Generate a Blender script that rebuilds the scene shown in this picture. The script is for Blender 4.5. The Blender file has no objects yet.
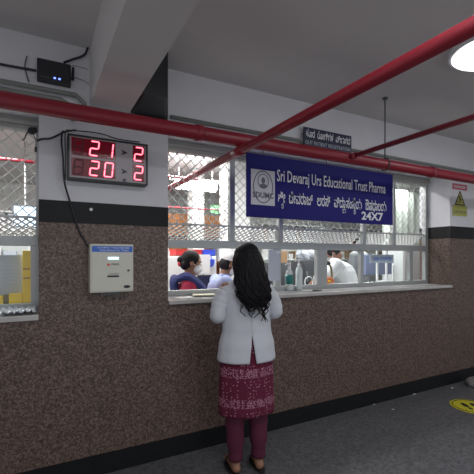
import bpy, bmesh, math, random
from mathutils import Vector, Matrix
random.seed(7)
S = bpy.context.scene
COL = S.collection
T = math.radians(28.0); SI = math.sin(T); CO = math.cos(T)
F = 373.0; HZ = 258.0; CH = 1.5          # focal length (px of 474), horizon row, camera height

# ---------------------------------------------------------------- camera
cam = bpy.data.cameras.new('camera'); cam.lens = 36.0*F/474.0; cam.sensor_width = 36.0
cam.shift_y = (HZ-237.0)/474.0; cam.clip_start = 0.05
co = bpy.data.objects.new('camera', cam); co.location = (0, 0, CH)
co.rotation_euler = (math.pi/2, 0, -T); COL.objects.link(co); S.camera = co
# ---------------------------------------------------------------- world / lights / exposure
w = bpy.data.worlds.new('world'); S.world = w; w.use_nodes = True
w.node_tree.nodes['Background'].inputs[0].default_value = (0.69, 0.70, 0.75, 1)
w.node_tree.nodes['Background'].inputs[1].default_value = 0.55
S.view_settings.view_transform = 'Standard'; S.view_settings.look = 'None'
S.view_settings.exposure = 0.0; S.view_settings.gamma = 1.0; S.view_settings.use_curve_mapping = False

def area(name, loc, rot, sx, sy, power, col=(1, 1, 1)):
    l = bpy.data.lights.new(name, 'AREA'); l.shape = 'RECTANGLE'; l.size = sx; l.size_y = sy
    l.energy = power; l.color = col
    o = bpy.data.objects.new(name, l); o.location = loc; o.rotation_euler = rot; COL.objects.link(o); return o
area('corridor_light', (0.6, 0.2, 2.86), (0, 0, 0), 1.4, 0.3, 34, (0.95, 0.97, 1.0))
area('corridor_light', (3.9, 1.0, 2.86), (0, 0, 0), 1.2, 0.3, 18, (0.95, 0.97, 1.0))
area('fill_light_behind_camera', (2.0, -3.2, 1.5), (math.radians(97), 0, 0), 7.0, 2.2, 32, (0.93, 0.96, 1.0))  # unseen fill added behind the camera to lift upper wall and ceiling
area('pharmacy_light', (-0.7, 3.62, 2.74), (0, 0, 0), 1.2, 0.2, 22, (1.0, 1.0, 1.0))  # fill added by the left window to brighten the yellow rack
area('pharmacy_light', (1.5, 3.62, 2.74), (0, 0, 0), 1.4, 0.2, 28, (1.0, 1.0, 1.0))  # fill added close to the window to brighten staff and chart
area('pharmacy_light', (3.6, 3.62, 2.74), (0, 0, 0), 1.4, 0.2, 28, (1.0, 1.0, 1.0))  # another added fill, brightens the people behind the right-hand panes
area('pharmacy_light', (-1.0, 4.6, 2.74), (0, 0, 0), 1.6, 0.4, 75, (1.0, 0.97, 0.93))
area('pharmacy_light', (1.9, 4.9, 2.74), (0, 0, 0), 1.6, 0.4, 85, (1.0, 0.98, 0.96))
area('pharmacy_light', (5.2, 4.7, 2.74), (0, 0, 0), 1.6, 0.4, 95, (0.97, 1.0, 0.98))

# ---------------------------------------------------------------- helpers
def at(px, py, Y):
    k = (px-237.0)/F
    X = Y*(SI+k*CO)/(CO-k*SI); d = X*SI+Y*CO
    return Vector((X, Y, CH+(HZ-py)/F*d))
def atz(px, py, z):
    d = F*(z-CH)/(HZ-py); r = (px-237.0)/F*d
    return Vector((r*CO+d*SI, d*CO-r*SI, z))
def atd(px, py, d):
    r = (px-237.0)/F*d
    return Vector((r*CO+d*SI, d*CO-r*SI, CH+(HZ-py)/F*d))

MATS = {}
def mat(name, col, rough=0.6, metal=0.0, emit=None, es=0.0, noise=0.0, nscale=20.0, bump=0.0, bscale=40.0, spec=0.5):
    if name in MATS: return MATS[name]
    m = bpy.data.materials.new(name); m.use_nodes = True; nt = m.node_tree; b = nt.nodes['Principled BSDF']
    b.inputs['Base Color'].default_value = (*col, 1); b.inputs['Roughness'].default_value = rough
    b.inputs['Metallic'].default_value = metal; b.inputs['Specular IOR Level'].default_value = spec
    tc = nt.nodes.new('ShaderNodeTexCoord')
    n = nt.nodes.new('ShaderNodeTexNoise'); n.inputs['Scale'].default_value = nscale; n.inputs['Detail'].default_value = 5
    nt.links.new(tc.outputs['Object'], n.inputs['Vector'])
    r = nt.nodes.new('ShaderNodeMix'); r.data_type = 'RGBA'
    nz = noise if noise else 0.08
    r.inputs[6].default_value = (*[c*(1-nz) for c in col], 1); r.inputs[7].default_value = (*[min(1, c*(1+nz)) for c in col], 1)
    nt.links.new(n.outputs[0], r.inputs[0]); nt.links.new(r.outputs[2], b.inputs['Base Color'])
    if bump:
        n2 = nt.nodes.new('ShaderNodeTexNoise'); n2.inputs['Scale'].default_value = bscale; n2.inputs['Detail'].default_value = 4
        nt.links.new(tc.outputs['Object'], n2.inputs['Vector'])
        bp = nt.nodes.new('ShaderNodeBump'); bp.inputs['Strength'].default_value = bump; bp.inputs['Distance'].default_value = 0.01
        nt.links.new(n2.outputs[0], bp.inputs['Height']); nt.links.new(bp.outputs[0], b.inputs['Normal'])
    if emit:
        b.inputs['Emission Color'].default_value = (*emit, 1); b.inputs['Emission Strength'].default_value = es
    MATS[name] = m; return m

def granite(name, stops, scale, rough, big=0.0):
    m = bpy.data.materials.new(name); m.use_nodes = True; nt = m.node_tree; b = nt.nodes['Principled BSDF']
    tc = nt.nodes.new('ShaderNodeTexCoord')
    v = nt.nodes.new('ShaderNodeTexVoronoi'); v.inputs['Scale'].default_value = scale
    nt.links.new(tc.outputs['Object'], v.inputs['Vector'])
    sp = nt.nodes.new('ShaderNodeSeparateColor'); nt.links.new(v.outputs['Color'], sp.inputs[0])
    n = nt.nodes.new('ShaderNodeTexNoise'); n.inputs['Scale'].default_value = scale*0.35; n.inputs['Detail'].default_value = 6
    nt.links.new(tc.outputs['Object'], n.inputs['Vector'])
    mx = nt.nodes.new('ShaderNodeMath'); mx.operation = 'MULTIPLY_ADD'; mx.inputs[1].default_value = 0.5
    nt.links.new(sp.outputs[0], mx.inputs[0])
    h = nt.nodes.new('ShaderNodeMath'); h.operation = 'MULTIPLY'; h.inputs[1].default_value = 0.5
    nt.links.new(n.outputs[0], h.inputs[0]); nt.links.new(h.outputs[0], mx.inputs[2])
    cr = nt.nodes.new('ShaderNodeValToRGB'); e = cr.color_ramp.elements
    e[0].position = stops[0][0]; e[0].color = (*stops[0][1], 1); e[1].position = stops[-1][0]; e[1].color = (*stops[-1][1], 1)
    for p, c in stops[1:-1]:
        x = e.new(p); x.color = (*c, 1)
    nt.links.new(mx.outputs[0], cr.inputs[0]); nt.links.new(cr.outputs[0], b.inputs['Base Color'])
    b.inputs['Roughness'].default_value = rough
    return m

M = {}
M['granite'] = granite('brown_granite', [(0.18, (0.035, 0.022, 0.020)), (0.42, (0.100, 0.064, 0.050)), (0.60, (0.155, 0.104, 0.082)), (0.85, (0.28, 0.20, 0.165))], 115, 0.45)
M['floor'] = granite('grey_granite_tile', [(0.2, (0.075, 0.078, 0.085)), (0.5, (0.13, 0.13, 0.14)), (0.85, (0.20, 0.20, 0.21))], 60, 0.28)
M['black_stone'] = mat('black_polished_stone', (0.010, 0.011, 0.012), 0.5, noise=0.3, spec=0.25)
M['paint'] = mat('white_wall_paint', (0.70, 0.70, 0.73), 0.75, noise=0.06, nscale=4, bump=0.15, bscale=60)
M['ceil'] = mat('grey_white_ceiling_paint', (0.66, 0.64, 0.63), 0.85, noise=0.06, nscale=3)
M['beam'] = mat('beam_paint', (0.68, 0.66, 0.65), 0.8, noise=0.05, nscale=3)
M['inner'] = mat('inner_wall_paint', (0.80, 0.82, 0.80), 0.8, noise=0.06, nscale=3)
M['red'] = mat('red_pipe_enamel', (0.24, 0.013, 0.026), 0.36, noise=0.15, nscale=6)
M['galv'] = mat('grey_conduit', (0.21, 0.22, 0.205), 0.5, 0.0, noise=0.15)
M['alu'] = mat('aluminium_frame', (0.42, 0.44, 0.44), 0.42, 0.55, noise=0.08)
M['mesh'] = mat('grille_wire', (0.55, 0.56, 0.55), 0.5, 0.2)
M['marble'] = mat('pale_stone_sill', (0.50, 0.48, 0.46), 0.2, noise=0.2, nscale=8)
M['blue'] = mat('banner_blue', (0.016, 0.014, 0.165), 0.6, noise=0.1, nscale=3, spec=0.2)
M['white'] = mat('white_lettering', (0.80, 0.80, 0.84), 0.5)
M['black'] = mat('black_plastic', (0.016, 0.017, 0.02), 0.45, noise=0.2)
M['navy'] = mat('navy_board', (0.012, 0.014, 0.05), 0.45)
M['kiosk'] = mat('cream_steel', (0.66, 0.65, 0.56), 0.4, noise=0.03)
M['kblue'] = mat('bright_blue_strip', (0.03, 0.16, 0.62), 0.4)
M['lcd'] = mat('lit_lcd', (0.5, 0.7, 0.9), 0.3, emit=(0.55, 0.85, 1.0), es=1.6)
M['led'] = mat('red_led', (0.8, 0.05, 0.1), 0.4, emit=(1.0, 0.10, 0.17), es=2.6)
M['ledcore'] = mat('red_led_core', (0.9, 0.4, 0.5), 0.4, emit=(1.0, 0.42, 0.50), es=1.5)
M['led_dark'] = mat('unlit_led', (0.085, 0.010, 0.018), 0.5)
M['led_bg'] = mat('dark_red_acrylic', (0.055, 0.003, 0.009), 0.25, emit=(0.5, 0.0, 0.03), es=0.10)
M['panelgrey'] = mat('display_face', (0.42, 0.39, 0.41), 0.5, noise=0.08)
M['routerled'] = mat('blue_led', (0.2, 0.3, 1.0), 0.4, emit=(0.12, 0.18, 1.0), es=4)
M['skin'] = mat('brown_skin', (0.30, 0.15, 0.09), 0.55, noise=0.08)
M['hair'] = mat('black_hair', (0.008, 0.007, 0.009), 0.60, noise=0.4, nscale=60, spec=0.22)
M['coat'] = mat('white_cotton_coat', (0.62, 0.64, 0.69), 0.85, noise=0.04, bump=0.35, bscale=14)
M['hem'] = mat('coat_stitching', (0.46, 0.48, 0.52), 0.9)
M['legging'] = mat('maroon_legging', (0.10, 0.012, 0.035), 0.8)
M['sandal'] = mat('black_sandal', (0.02, 0.018, 0.018), 0.6)
M['redcloth'] = mat('crimson_cotton', (0.36, 0.02, 0.06), 0.85, bump=0.3, bscale=20)
M['bluecloth'] = mat('navy_shawl', (0.012, 0.018, 0.10), 0.85, bump=0.4, bscale=25)
M['gown'] = mat('pale_blue_gown', (0.27, 0.32, 0.50), 0.85, bump=0.4, bscale=15)
M['wshirt'] = mat('white_shirt', (0.80, 0.81, 0.82), 0.85, bump=0.4, bscale=12)
M['trouser'] = mat('dark_trousers', (0.04, 0.04, 0.05), 0.85)
M['maskm'] = mat('white_face_mask', (0.78, 0.79, 0.80), 0.8)
M['eye'] = mat('eye_white', (0.75, 0.74, 0.72), 0.3)
M['iris'] = mat('brown_iris', (0.03, 0.015, 0.01), 0.2)
M['lips'] = mat('lips', (0.28, 0.08, 0.07), 0.5)
M['yellow'] = mat('yellow_plastic', (0.95, 0.62, 0.012), 0.45, noise=0.12, nscale=12)
M['paper'] = mat('white_paper', (0.80, 0.80, 0.80), 0.8)
M['greypaper2'] = mat('grey_print', (0.42, 0.46, 0.54), 0.7)
M['greypaper'] = mat('grey_paper', (0.50, 0.54, 0.62), 0.7, noise=0.06)
M['redbox'] = mat('red_plastic', (0.72, 0.05, 0.05), 0.4)
M['bluebox'] = mat('blue_plastic', (0.05, 0.10, 0.68), 0.4)
M['wood'] = mat('orange_brown_wood', (0.36, 0.15, 0.05), 0.5, noise=0.25, nscale=8)
M['card'] = mat('cardboard', (0.42, 0.27, 0.15), 0.8, noise=0.12)
M['greenp'] = mat('green_poster', (0.16, 0.48, 0.20), 0.6, noise=0.3, nscale=12)
M['lamp'] = mat('lit_diffuser', (0.9, 0.9, 0.9), 0.4, emit=(0.97, 0.98, 1.0), es=3.2)
M['tube'] = mat('bright_tube', (0.9, 0.9, 0.9), 0.4, emit=(1.0, 0.98, 0.95), es=12.0)
M['screen'] = mat('lit_screen', (0.4, 0.6, 0.8), 0.3, emit=(0.55, 0.75, 1.0), es=1.3)
M['clearp'] = mat('translucent_plastic', (0.62, 0.68, 0.68), 0.2, noise=0.15)
M['teal'] = mat('teal_label', (0.02, 0.20, 0.18), 0.5)
M['stickery'] = mat('yellow_sticker', (0.62, 0.56, 0.03), 0.5)
M['pink'] = mat('faded_red_print', (0.52, 0.12, 0.16), 0.6)
M['ygreen'] = mat('yellow_green_print', (0.42, 0.42, 0.10), 0.6)
M['steel'] = mat('plain_steel', (0.45, 0.46, 0.47), 0.35, 0.7)
M['stone'] = mat('grey_boulder', (0.22, 0.21, 0.20), 0.8, noise=0.2)
M['olive'] = mat('olive_cloth', (0.16, 0.13, 0.05), 0.8)
M['orange'] = mat('orange_plastic', (0.60, 0.15, 0.03), 0.5, noise=0.3, nscale=30)
M['dgrey'] = mat('dark_grey_steel', (0.10, 0.11, 0.12), 0.5)
M['logo'] = mat('logo_ink', (0.15, 0.14, 0.20), 0.6)
M['logobg'] = mat('logo_grey', (0.60, 0.60, 0.66), 0.5)

def glassmat(name, tint, gloss):
    m = bpy.data.materials.new(name); m.use_nodes = True; nt = m.node_tree; nt.nodes.clear()
    o = nt.nodes.new('ShaderNodeOutputMaterial'); t = nt.nodes.new('ShaderNodeBsdfTransparent')
    t.inputs[0].default_value = (*tint, 1)
    g = nt.nodes.new('ShaderNodeBsdfGlossy'); g.inputs['Roughness'].default_value = 0.03
    mx = nt.nodes.new('ShaderNodeMixShader'); mx.inputs[0].default_value = gloss
    nt.links.new(t.outputs[0], mx.inputs[1]); nt.links.new(g.outputs[0], mx.inputs[2]); nt.links.new(mx.outputs[0], o.inputs[0])
    return m
M['glass'] = glassmat('window_glass', (0.95, 0.97, 0.97), 0.025)

# maroon printed cotton: dotted ground with two paler patterned bands
def print_mat():
    m = bpy.data.materials.new('maroon_printed_cotton'); m.use_nodes = True; nt = m.node_tree; b = nt.nodes['Principled BSDF']
    tc = nt.nodes.new('ShaderNodeTexCoord'); sx = nt.nodes.new('ShaderNodeSeparateXYZ'); nt.links.new(tc.outputs['Object'], sx.inputs[0])
    def dots(scale, thr):
        v = nt.nodes.new('ShaderNodeTexVoronoi'); v.inputs['Scale'].default_value = scale; v.inputs['Randomness'].default_value = 0.55
        nt.links.new(tc.outputs['Object'], v.inputs['Vector'])
        l = nt.nodes.new('ShaderNodeMath'); l.operation = 'LESS_THAN'; l.inputs[1].default_value = thr
        nt.links.new(v.outputs['Distance'], l.inputs[0]); return l
    d1 = dots(48, 0.24); d2 = dots(95, 0.46)
    def band(z0, z1):
        a = nt.nodes.new('ShaderNodeMath'); a.operation = 'GREATER_THAN'; a.inputs[1].default_value = z0
        c = nt.nodes.new('ShaderNodeMath'); c.operation = 'LESS_THAN'; c.inputs[1].default_value = z1
        nt.links.new(sx.outputs[2], a.inputs[0]); nt.links.new(sx.outputs[2], c.inputs[0])
        p = nt.nodes.new('ShaderNodeMath'); p.operation = 'MULTIPLY'; nt.links.new(a.outputs[0], p.inputs[0]); nt.links.new(c.outputs[0], p.inputs[1]); return p
    b1 = band(0.695, 0.752); b2 = band(0.495, 0.55)
    s = nt.nodes.new('ShaderNodeMath'); s.operation = 'ADD'; nt.links.new(b1.outputs[0], s.inputs[0]); nt.links.new(b2.outputs[0], s.inputs[1])
    mx = nt.nodes.new('ShaderNodeMix'); mx.data_type = 'FLOAT'
    nt.links.new(s.outputs[0], mx.inputs[0]); nt.links.new(d1.outputs[0], mx.inputs[2]); nt.links.new(d2.outputs[0], mx.inputs[3])
    c = nt.nodes.new('ShaderNodeMix'); c.data_type = 'RGBA'
    c.inputs[6].default_value = (0.125, 0.008, 0.035, 1); c.inputs[7].default_value = (0.42, 0.20, 0.27, 1)
    nt.links.new(mx.outputs[0], c.inputs[0]); nt.links.new(c.outputs[2], b.inputs['Base Color'])
    b.inputs['Roughness'].default_value = 0.9
    return m
M['print'] = print_mat()

# ---------------------------------------------------------------- mesh tools
def link(name, bm, m, parent=None, smooth=False, bevel=0.0):
    bmesh.ops.recalc_face_normals(bm, faces=bm.faces)
    me = bpy.data.meshes.new(name); bm.to_mesh(me); bm.free()
    if m is not None: me.materials.append(m)
    if smooth:
        for p in me.polygons: p.use_smooth = True
    o = bpy.data.objects.new(name, me); COL.objects.link(o)
    if parent is not None:
        o.parent = parent
    if bevel:
        md = o.modifiers.new('bevel', 'BEVEL'); md.width = bevel; md.segments = 2; md.limit_method = 'ANGLE'
    return o
def thing(name, label, cat, loc=(0, 0, 0), rz=0, group=None):
    o = bpy.data.objects.new(name, None); COL.objects.link(o); o.empty_display_size = 0.1
    o.location = loc; o.rotation_euler = (0, 0, rz); tag(o, label, cat, group); return o
def tag(o, label, cat, group=None, kind=None):
    o['label'] = label; o['category'] = cat
    if group: o['group'] = group
    if kind: o['kind'] = kind
    return o
def struct(o): o['kind'] = 'structure'; return o
def box(bm, x0, x1, y0, y1, z0, z1):
    v = [bm.verts.new(p) for p in ((x0,y0,z0),(x1,y0,z0),(x1,y1,z0),(x0,y1,z0),(x0,y0,z1),(x1,y0,z1),(x1,y1,z1),(x0,y1,z1))]
    for f in ((0,1,2,3),(7,6,5,4),(0,4,5,1),(1,5,6,2),(2,6,7,3),(3,7,4,0)): bm.faces.new([v[i] for i in f])
def B(*a):
    bm = bmesh.new(); box(bm, *a); return bm
def prism(bm, pts, y0, y1):      # polygon in xz, extruded in y
    a = [bm.verts.new((p[0], y0, p[1])) for p in pts]; b = [bm.verts.new((p[0], y1, p[1])) for p in pts]
    bm.faces.new(a); bm.faces.new(b[::-1]); n = len(pts)
    for i in range(n): bm.faces.new((a[i], b[i], b[(i+1) % n], a[(i+1) % n]))
def tube(bm, pts, rad, seg=12, cap=True):
    pts = [Vector(p) for p in pts]; n = len(pts)
    if not hasattr(rad, '__len__'): rad = [rad]*n
    up = None; rings = []
    for i, p in enumerate(pts):
        t = (pts[min(i+1, n-1)]-pts[max(i-1, 0)]).normalized()
        if up is None:
            up = Vector((0, 0, 1)) if abs(t.z) < 0.9 else Vector((0, 1, 0))
        a = t.cross(up).normalized(); up = a.cross(t).normalized()
        rings.append([bm.verts.new(p+(a*math.cos(2*math.pi*k/seg)+up*math.sin(2*math.pi*k/seg))*rad[i]) for k in range(seg)])
    for i in range(n-1):
        for k in range(seg):
            bm.faces.new((rings[i][k], rings[i][(k+1) % seg], rings[i+1][(k+1) % seg], rings[i+1][k]))
    if cap: bm.faces.new(rings[0][::-1]); bm.faces.new(rings[-1])
def ellip(bm, c, r, rot=None, u=16, v=10):
    m = Matrix.Translation(c) @ (rot if rot else Matrix.Identity(4)) @ Matrix.Diagonal((r[0], r[1], r[2], 1))
    bmesh.ops.create_uvsphere(bm, u_segments=u, v_segments=v, radius=1, matrix=m)
def cyl(bm, c, r, h, axis='z', seg=24, r2=None):
    R = {'z': Matrix.Identity(4), 'y': Matrix.Rotation(math.pi/2, 4, 'X'), 'x': Matrix.Rotation(math.pi/2, 4, 'Y')}[axis]
    bmesh.ops.create_cone(bm, cap_ends=True, segments=seg, radius1=r, radius2=r if r2 is None else r2, depth=h, matrix=Matrix.Translation(c) @ R)
def cap(bm, p0, r0, p1, r1):
    p0 = Vector(p0); p1 = Vector(p1)
    ellip(bm, p0, (r0,)*3, u=14, v=8); ellip(bm, p1, (r1,)*3, u=14, v=8)
    tube(bm, [p0, p1], [r0, r1], 14)
def blob(name, bm, m, parent, vox=0.007, sm=6):
    o = link(name, bm, m, parent, True)
    r = o.modifiers.new('remesh', 'REMESH'); r.mode = 'VOXEL'; r.voxel_size = vox; r.use_smooth_shade = True
    s = o.modifiers.new('smooth', 'SMOOTH'); s.factor = 0.5; s.iterations = sm
    return o
def smooth_path(pts, n=8):
    pts = [Vector(p) for p in pts]; out = []
    P = [pts[0]]+pts+[pts[-1]]
    for i in range(1, len(P)-2):
        for k in range(n):
            t = k/n; a, b, c, d = P[i-1], P[i], P[i+1], P[i+2]
            out.append(0.5*((2*b)+(c-a)*t+(2*a-5*b+4*c-d)*t*t+(3*b-a-3*c+d)*t*t*t))
    out.append(pts[-1]); return out
def text(name, body, m, parent, x0, x1, y, z0, z1, bold=0.0, shear=0.0, serif=False, maxw=None):
    """lettering facing -Y, fitted into the given rectangle"""
    c = bpy.data.curves.new(name, 'FONT'); c.body = body; c.size = 1.0; c.offset = bold; c.extrude = 0.0; c.shear = shear
    c.resolution_u = 2
    t = bpy.data.objects.new(name+'_tmp', c); COL.objects.link(t)
    bpy.context.view_layer.update()
    me = bpy.data.meshes.new_from_object(t.evaluated_get(bpy.context.evaluated_depsgraph_get()))
    COL.objects.unlink(t); bpy.data.objects.remove(t); bpy.data.curves.remove(c)
    me.name = name
    xs = [v.co.x for v in me.vertices]; ys = [v.co.y for v in me.vertices]
    if xs:
        a, b = min(xs), max(xs); e, f = min(ys), max(ys)
        for v in me.vertices:
            v.co = Vector((x0+(v.co.x-a)/(b-a)*(x1-x0), y, z0+(v.co.y-e)/(f-e)*(z1-z0)))
    me.materials.clear(); me.materials.append(m)
    o = bpy.data.objects.new(name, me); COL.objects.link(o)
    if parent is not None: o.parent = parent
    return o

def glyphs(body, bold):
    c = bpy.data.curves.new('g', 'FONT'); c.body = body; c.size = 1.0; c.offset = bold; c.resolution_u = 2
    t = bpy.data.objects.new('g_tmp', c); COL.objects.link(t); bpy.context.view_layer.update()
    me = bpy.data.meshes.new_from_object(t.evaluated_get(bpy.context.evaluated_depsgraph_get()))
    COL.objects.unlink(t); bpy.data.objects.remove(t); bpy.data.curves.remove(c)
    vs = [(v.co.x, v.co.y) for v in me.vertices]; fs = [tuple(p.vertices) for p in me.polygons]; bpy.data.meshes.remove(me)
    return vs, fs
def kannada(name, words, m, parent, y, spans, bold=0.0):
    """words: lists of (main, subscript or None); spans: (x0, x1, z0, z1) per word, z0..z1 = height of the plain letters"""
    bm = bmesh.new()
    for word, (x0, x1, z0, z1) in zip(words, spans):
        V_, F_, pen = [], [], 0.0
        for main, sub in word:
            vs, fs = glyphs(main, bold); mn = min(p[0] for p in vs); mx = max(p[0] for p in vs)
            o = len(V_); V_ += [(p[0]-mn+pen, p[1]) for p in vs]; F_ += [tuple(i+o for i in f) for f in fs]
            if sub:
                v2, f2 = glyphs(sub, bold*1.2); m2 = min(p[0] for p in v2); o = len(V_)
                V_ += [((p[0]-m2)*0.55+pen+(mx-mn)*0.5, p[1]*0.55-0.40) for p in v2]; F_ += [tuple(i+o for i in f) for f in f2]
                mx = max(mx, mn+(mx-mn)*0.5+(max(p[0] for p in v2)-m2)*0.55)
            pen += mx-mn+0.05
        vv = [bm.verts.new((x0+p[0]/pen*(x1-x0), y, z0+p[1]/0.62*(z1-z0))) for p in V_]
        for f in F_: bm.faces.new([vv[i] for i in f])
    me = bpy.data.meshes.new(name); bm.to_mesh(me); bm.free(); me.materials.append(m)
    o = bpy.data.objects.new(name, me); COL.objects.link(o); o.parent = parent; return o

# ================================================================ STRUCTURE
WY = 2.73; WB = 3.13               # wall front / back
XR = 4.32; XP = 0.862              # right jamb, left jamb of the main opening
CZ = 2.93; OT = 2.49
struct(link('floor', B(-3.2, 10.4, -3.5, 8.4, -0.1, 0.0), M['floor']))
bm = bmesh.new(); box(bm, -3.2, 10.4, -3.5, 8.4, CZ, CZ+0.12); struct(link('ceiling', bm, M['ceil']))
bm = bmesh.new()
box(bm, -3.2, 10.4, WY, WB, OT, CZ)
for a, b in ((-3.2, -1.6), (0.0, XP), (XR, 10.4)): box(bm, a, b, WY, WB, 1.88, OT)
struct(link('wall_front', bm, M['paint']))
bm = bmesh.new()
for a, b in ((-3.2, -1.6), (0.0, XP), (XR, 10.4)): box(bm, a, b, WY-0.006, WB, 1.735, 1.88)
struct(link('trim_1', bm, M['black_stone']))
bm = bmesh.new()
box(bm, -3.2, 0.0, WY, WB, 0.14, 1.10); box(bm, 0.0, 10.4, WY, WB, 0.14, 1.15)
for a, b in ((-3.2, -1.6), ): box(bm, a, b, WY, WB, 1.10, 1.735)
for a, b in ((0.0, XP), (XR, 10.4)): box(bm, a, b, WY, WB, 1.15, 1.735)
struct(link('wall_lower', bm, M['granite']))
struct(link('baseboard_front', B(-3.2, 10.4, WY-0.012, WB, 0.0, 0.14), M['black_stone']))
# beam at right angles to the wall, over the display
BX0, BX1 = 0.31, 0.575
struct(link('trim_2', B(BX0, BX1, -3.5, WY-0.001, 2.54, CZ-0.001), M['beam']))
# the pharmacy behind
struct(link('wall_back', B(-3.2, 10.4, 8.3, 8.4, 0, CZ), M['inner']))
struct(link('wall_left', B(-3.2, -3.1, WB, 8.3, 0, CZ), M['inner']))
struct(link('wall_right', B(10.3, 10.4, WB, 8.3, 0, CZ), M['inner']))

# sills
struct(link('trim_3', B(XP-0.0, XR, WY-0.035, 3.34, 1.15, 1.18), M['marble'], bevel=0.004))
struct(link('trim_4', B(-1.6, 0.0, WY-0.02, 3.34, 1.10, 1.135), M['marble'], bevel=0.004))

# ---------------------------------------------------------------- windows: frames, grilles
FY = 3.03
def grille(x0, x1, z0, z1, y0, y1, pitch, r, name, parent):
    """diamond mesh in a slanted rectangle: y0 at z0, y1 at z1"""
    H = math.hypot(z1-z0, y1-y0); bm = bmesh.new(); W = x1-x0
    def pt(u, v): f = v/H; return Vector((x0+u, y0+(y1-y0)*f, z0+(z1-z0)*f))
    nrm = Vector((0, -(z1-z0), (y1-y0))).normalized()
    for s in (1, -1):
        c = -H if s == 1 else 0
        while c < W+H:
            # line u = c + s*v
            if s == 1: v0 = max(0, -c); v1 = min(H, W-c)
            else: v0 = max(0, c-W); v1 = min(H, c)
            if v1-v0 > 0.004:
                a = pt(c+s*v0, v0)+nrm*0.003*s; b = pt(c+s*v1, v1)+nrm*0.003*s
                tube(bm, [a, b], r, 4, False)
            c += pitch
    return link(name, bm, M['mesh'], parent)
def window(name, x0, x1, mull_top, mull_low, z_sill):
    """mullions: lists of (x0,x1)"""
    w_ = thing(name, '', '', (0, 0, 0)); del w_['label']; del w_['category']; struct(w_)
    bm = bmesh.new(); y0, y1 = FY-0.02, FY+0.03
    box(bm, x0, x1, y0, y1, 1.585, 1.655); link('rail', bm, M['alu'], w_, bevel=0.003)
    bm = bmesh.new()
    box(bm, x0, x0+0.03, y0, y1, z_sill+0.045, 1.585); box(bm, x1-0.05, x1, y0, y1, z_sill+0.045, 1.585)
    tw = 0.05 if x1 > 1 else 0.018
    box(bm, x0, x0+0.03, y0, y1, 1.655, 2.40); box(bm, x1-tw, x1, y0, y1, 1.655, 2.40)
    box(bm, x0, x1, y0, y1, z_sill, z_sill+0.045)
    link('window_frame', bm, M['alu'], w_)
    for a, b in mull_low: link('mullion', B(a, b, y0, y1, z_sill+0.045, 1.585), M['alu'], w_, bevel=0.003)
    for a, b in mull_top: link('mullion', B(a, b, y0, y1, 1.655, 2.40), M['alu'], w_, bevel=0.003)
    # ribbed header
    bm = bmesh.new()
    for k in range(3): box(bm, x0, x1, FY-0.03-0.012*(k % 2), FY+0.05, 2.40+0.03*k, 2.40+0.03*(k+1))
    link('header', bm, mat('header_grey', (0.36, 0.36, 0.34), 0.55), w_, bevel=0.004)
    xs = [x0+0.03]+[v for p in mull_top for v in p]+[x1-tw]
    for i in range(0, len(xs), 2):
        grille(xs[i], xs[i+1], 1.79, 2.40, FY+0.005, FY+0.005, 0.082, 0.0042, 'grille', w_)
        grille(xs[i], xs[i+1], 1.66, 1.79, FY+0.16, FY+0.005, 0.055, 0.0075, 'grille', w_)
        link('grille_bar', B(xs[i], xs[i+1], FY+0.0, FY+0.012, 1.782, 1.798), M['mesh'], w_)
    return w_
def X(px, Y=FY): return at(px, 200, Y).x
w1 = window('window_1', XP, XR, [(X(229), X(234)), (X(278), X(282)), (X(362), X(365)), (X(392), X(394.5))],
            [(X(274.5), X(280)), (X(316), X(326)), (X(359.5), X(362.5)), (X(408.5), X(411.5))], 1.18)
w2 = window('window_2', -1.6, 0.0, [(-0.82, -0.78)], [(-0.82, -0.78)], 1.135)
def pane(a, b, z0, z1, p): link('pane', B(a, b, FY+0.0, FY+0.004, z0, z1), M['glass'], p)
pane(X(326.2), X(359.3), 1.226, 1.584, w1); pane(X(362.7), X(408.3), 1.226, 1.584, w1); pane(X(411.7), XR-0.051, 1.226, 1.584, w1)
pane(-0.779, -0.051, 1.181, 1.584, w2); pane(-1.569, -0.821, 1.181, 1.584, w2)

# ================================================================ PIPES
PY = 2.32; PZ = CH+0.365*PY-0.012
t = thing('sprinkler_main_pipe', 'thick red sprinkler main running level along the whole front wall', 'pipe', (0, 0, 0))
bm = bmesh.new(); tube(bm, [(-3.1, PY, PZ), (10.2, PY, PZ)], 0.0465, 28); link('pipe_body', bm, M['red'], t, True)
for x in (0.92, 3.35, 5.6):
    bm = bmesh.new(); tube(bm, [(x, PY, PZ), (x+0.05, PY, PZ)], 0.053, 28); link('coupling', bm, M['red'], t, True)
t = thing('sprinkler_branch_pipe', 'medium red branch pipe slanting across the picture under the main pipe and into the pharmacy', 'pipe')
dz = PZ-CH-0.0465-0.036
XB = (dz)/0.604
bm = bmesh.new(); tube(bm, [(XB, -1.6, CH+dz), (XB, 6.6, CH+dz)], 0.030, 24); link('pipe_body', bm, M['red'], t, True)
bm = bmesh.new(); tube(bm, [(XB, PY-0.07, CH+dz), (XB, PY+0.07, CH+dz)], 0.034, 24); link('coupling', bm, M['red'], t, True)
t = thing('sprinkler_feed_pipe', 'thin red branch pipe at upper right running out from the main pipe', 'pipe')
XC = (PZ-CH)/0.367
bm = bmesh.new(); tube(bm, [(XC, -1.2, PZ), (XC, PY-0.05, PZ)], 0.019, 20); link('pipe_body', bm, M['red'], t, True)
bm = bmesh.new(); tube(bm, [(XC, PY-0.10, PZ), (XC, PY-0.047, PZ)], 0.024, 20); link('coupling', bm, M['red'], t, True)
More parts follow.
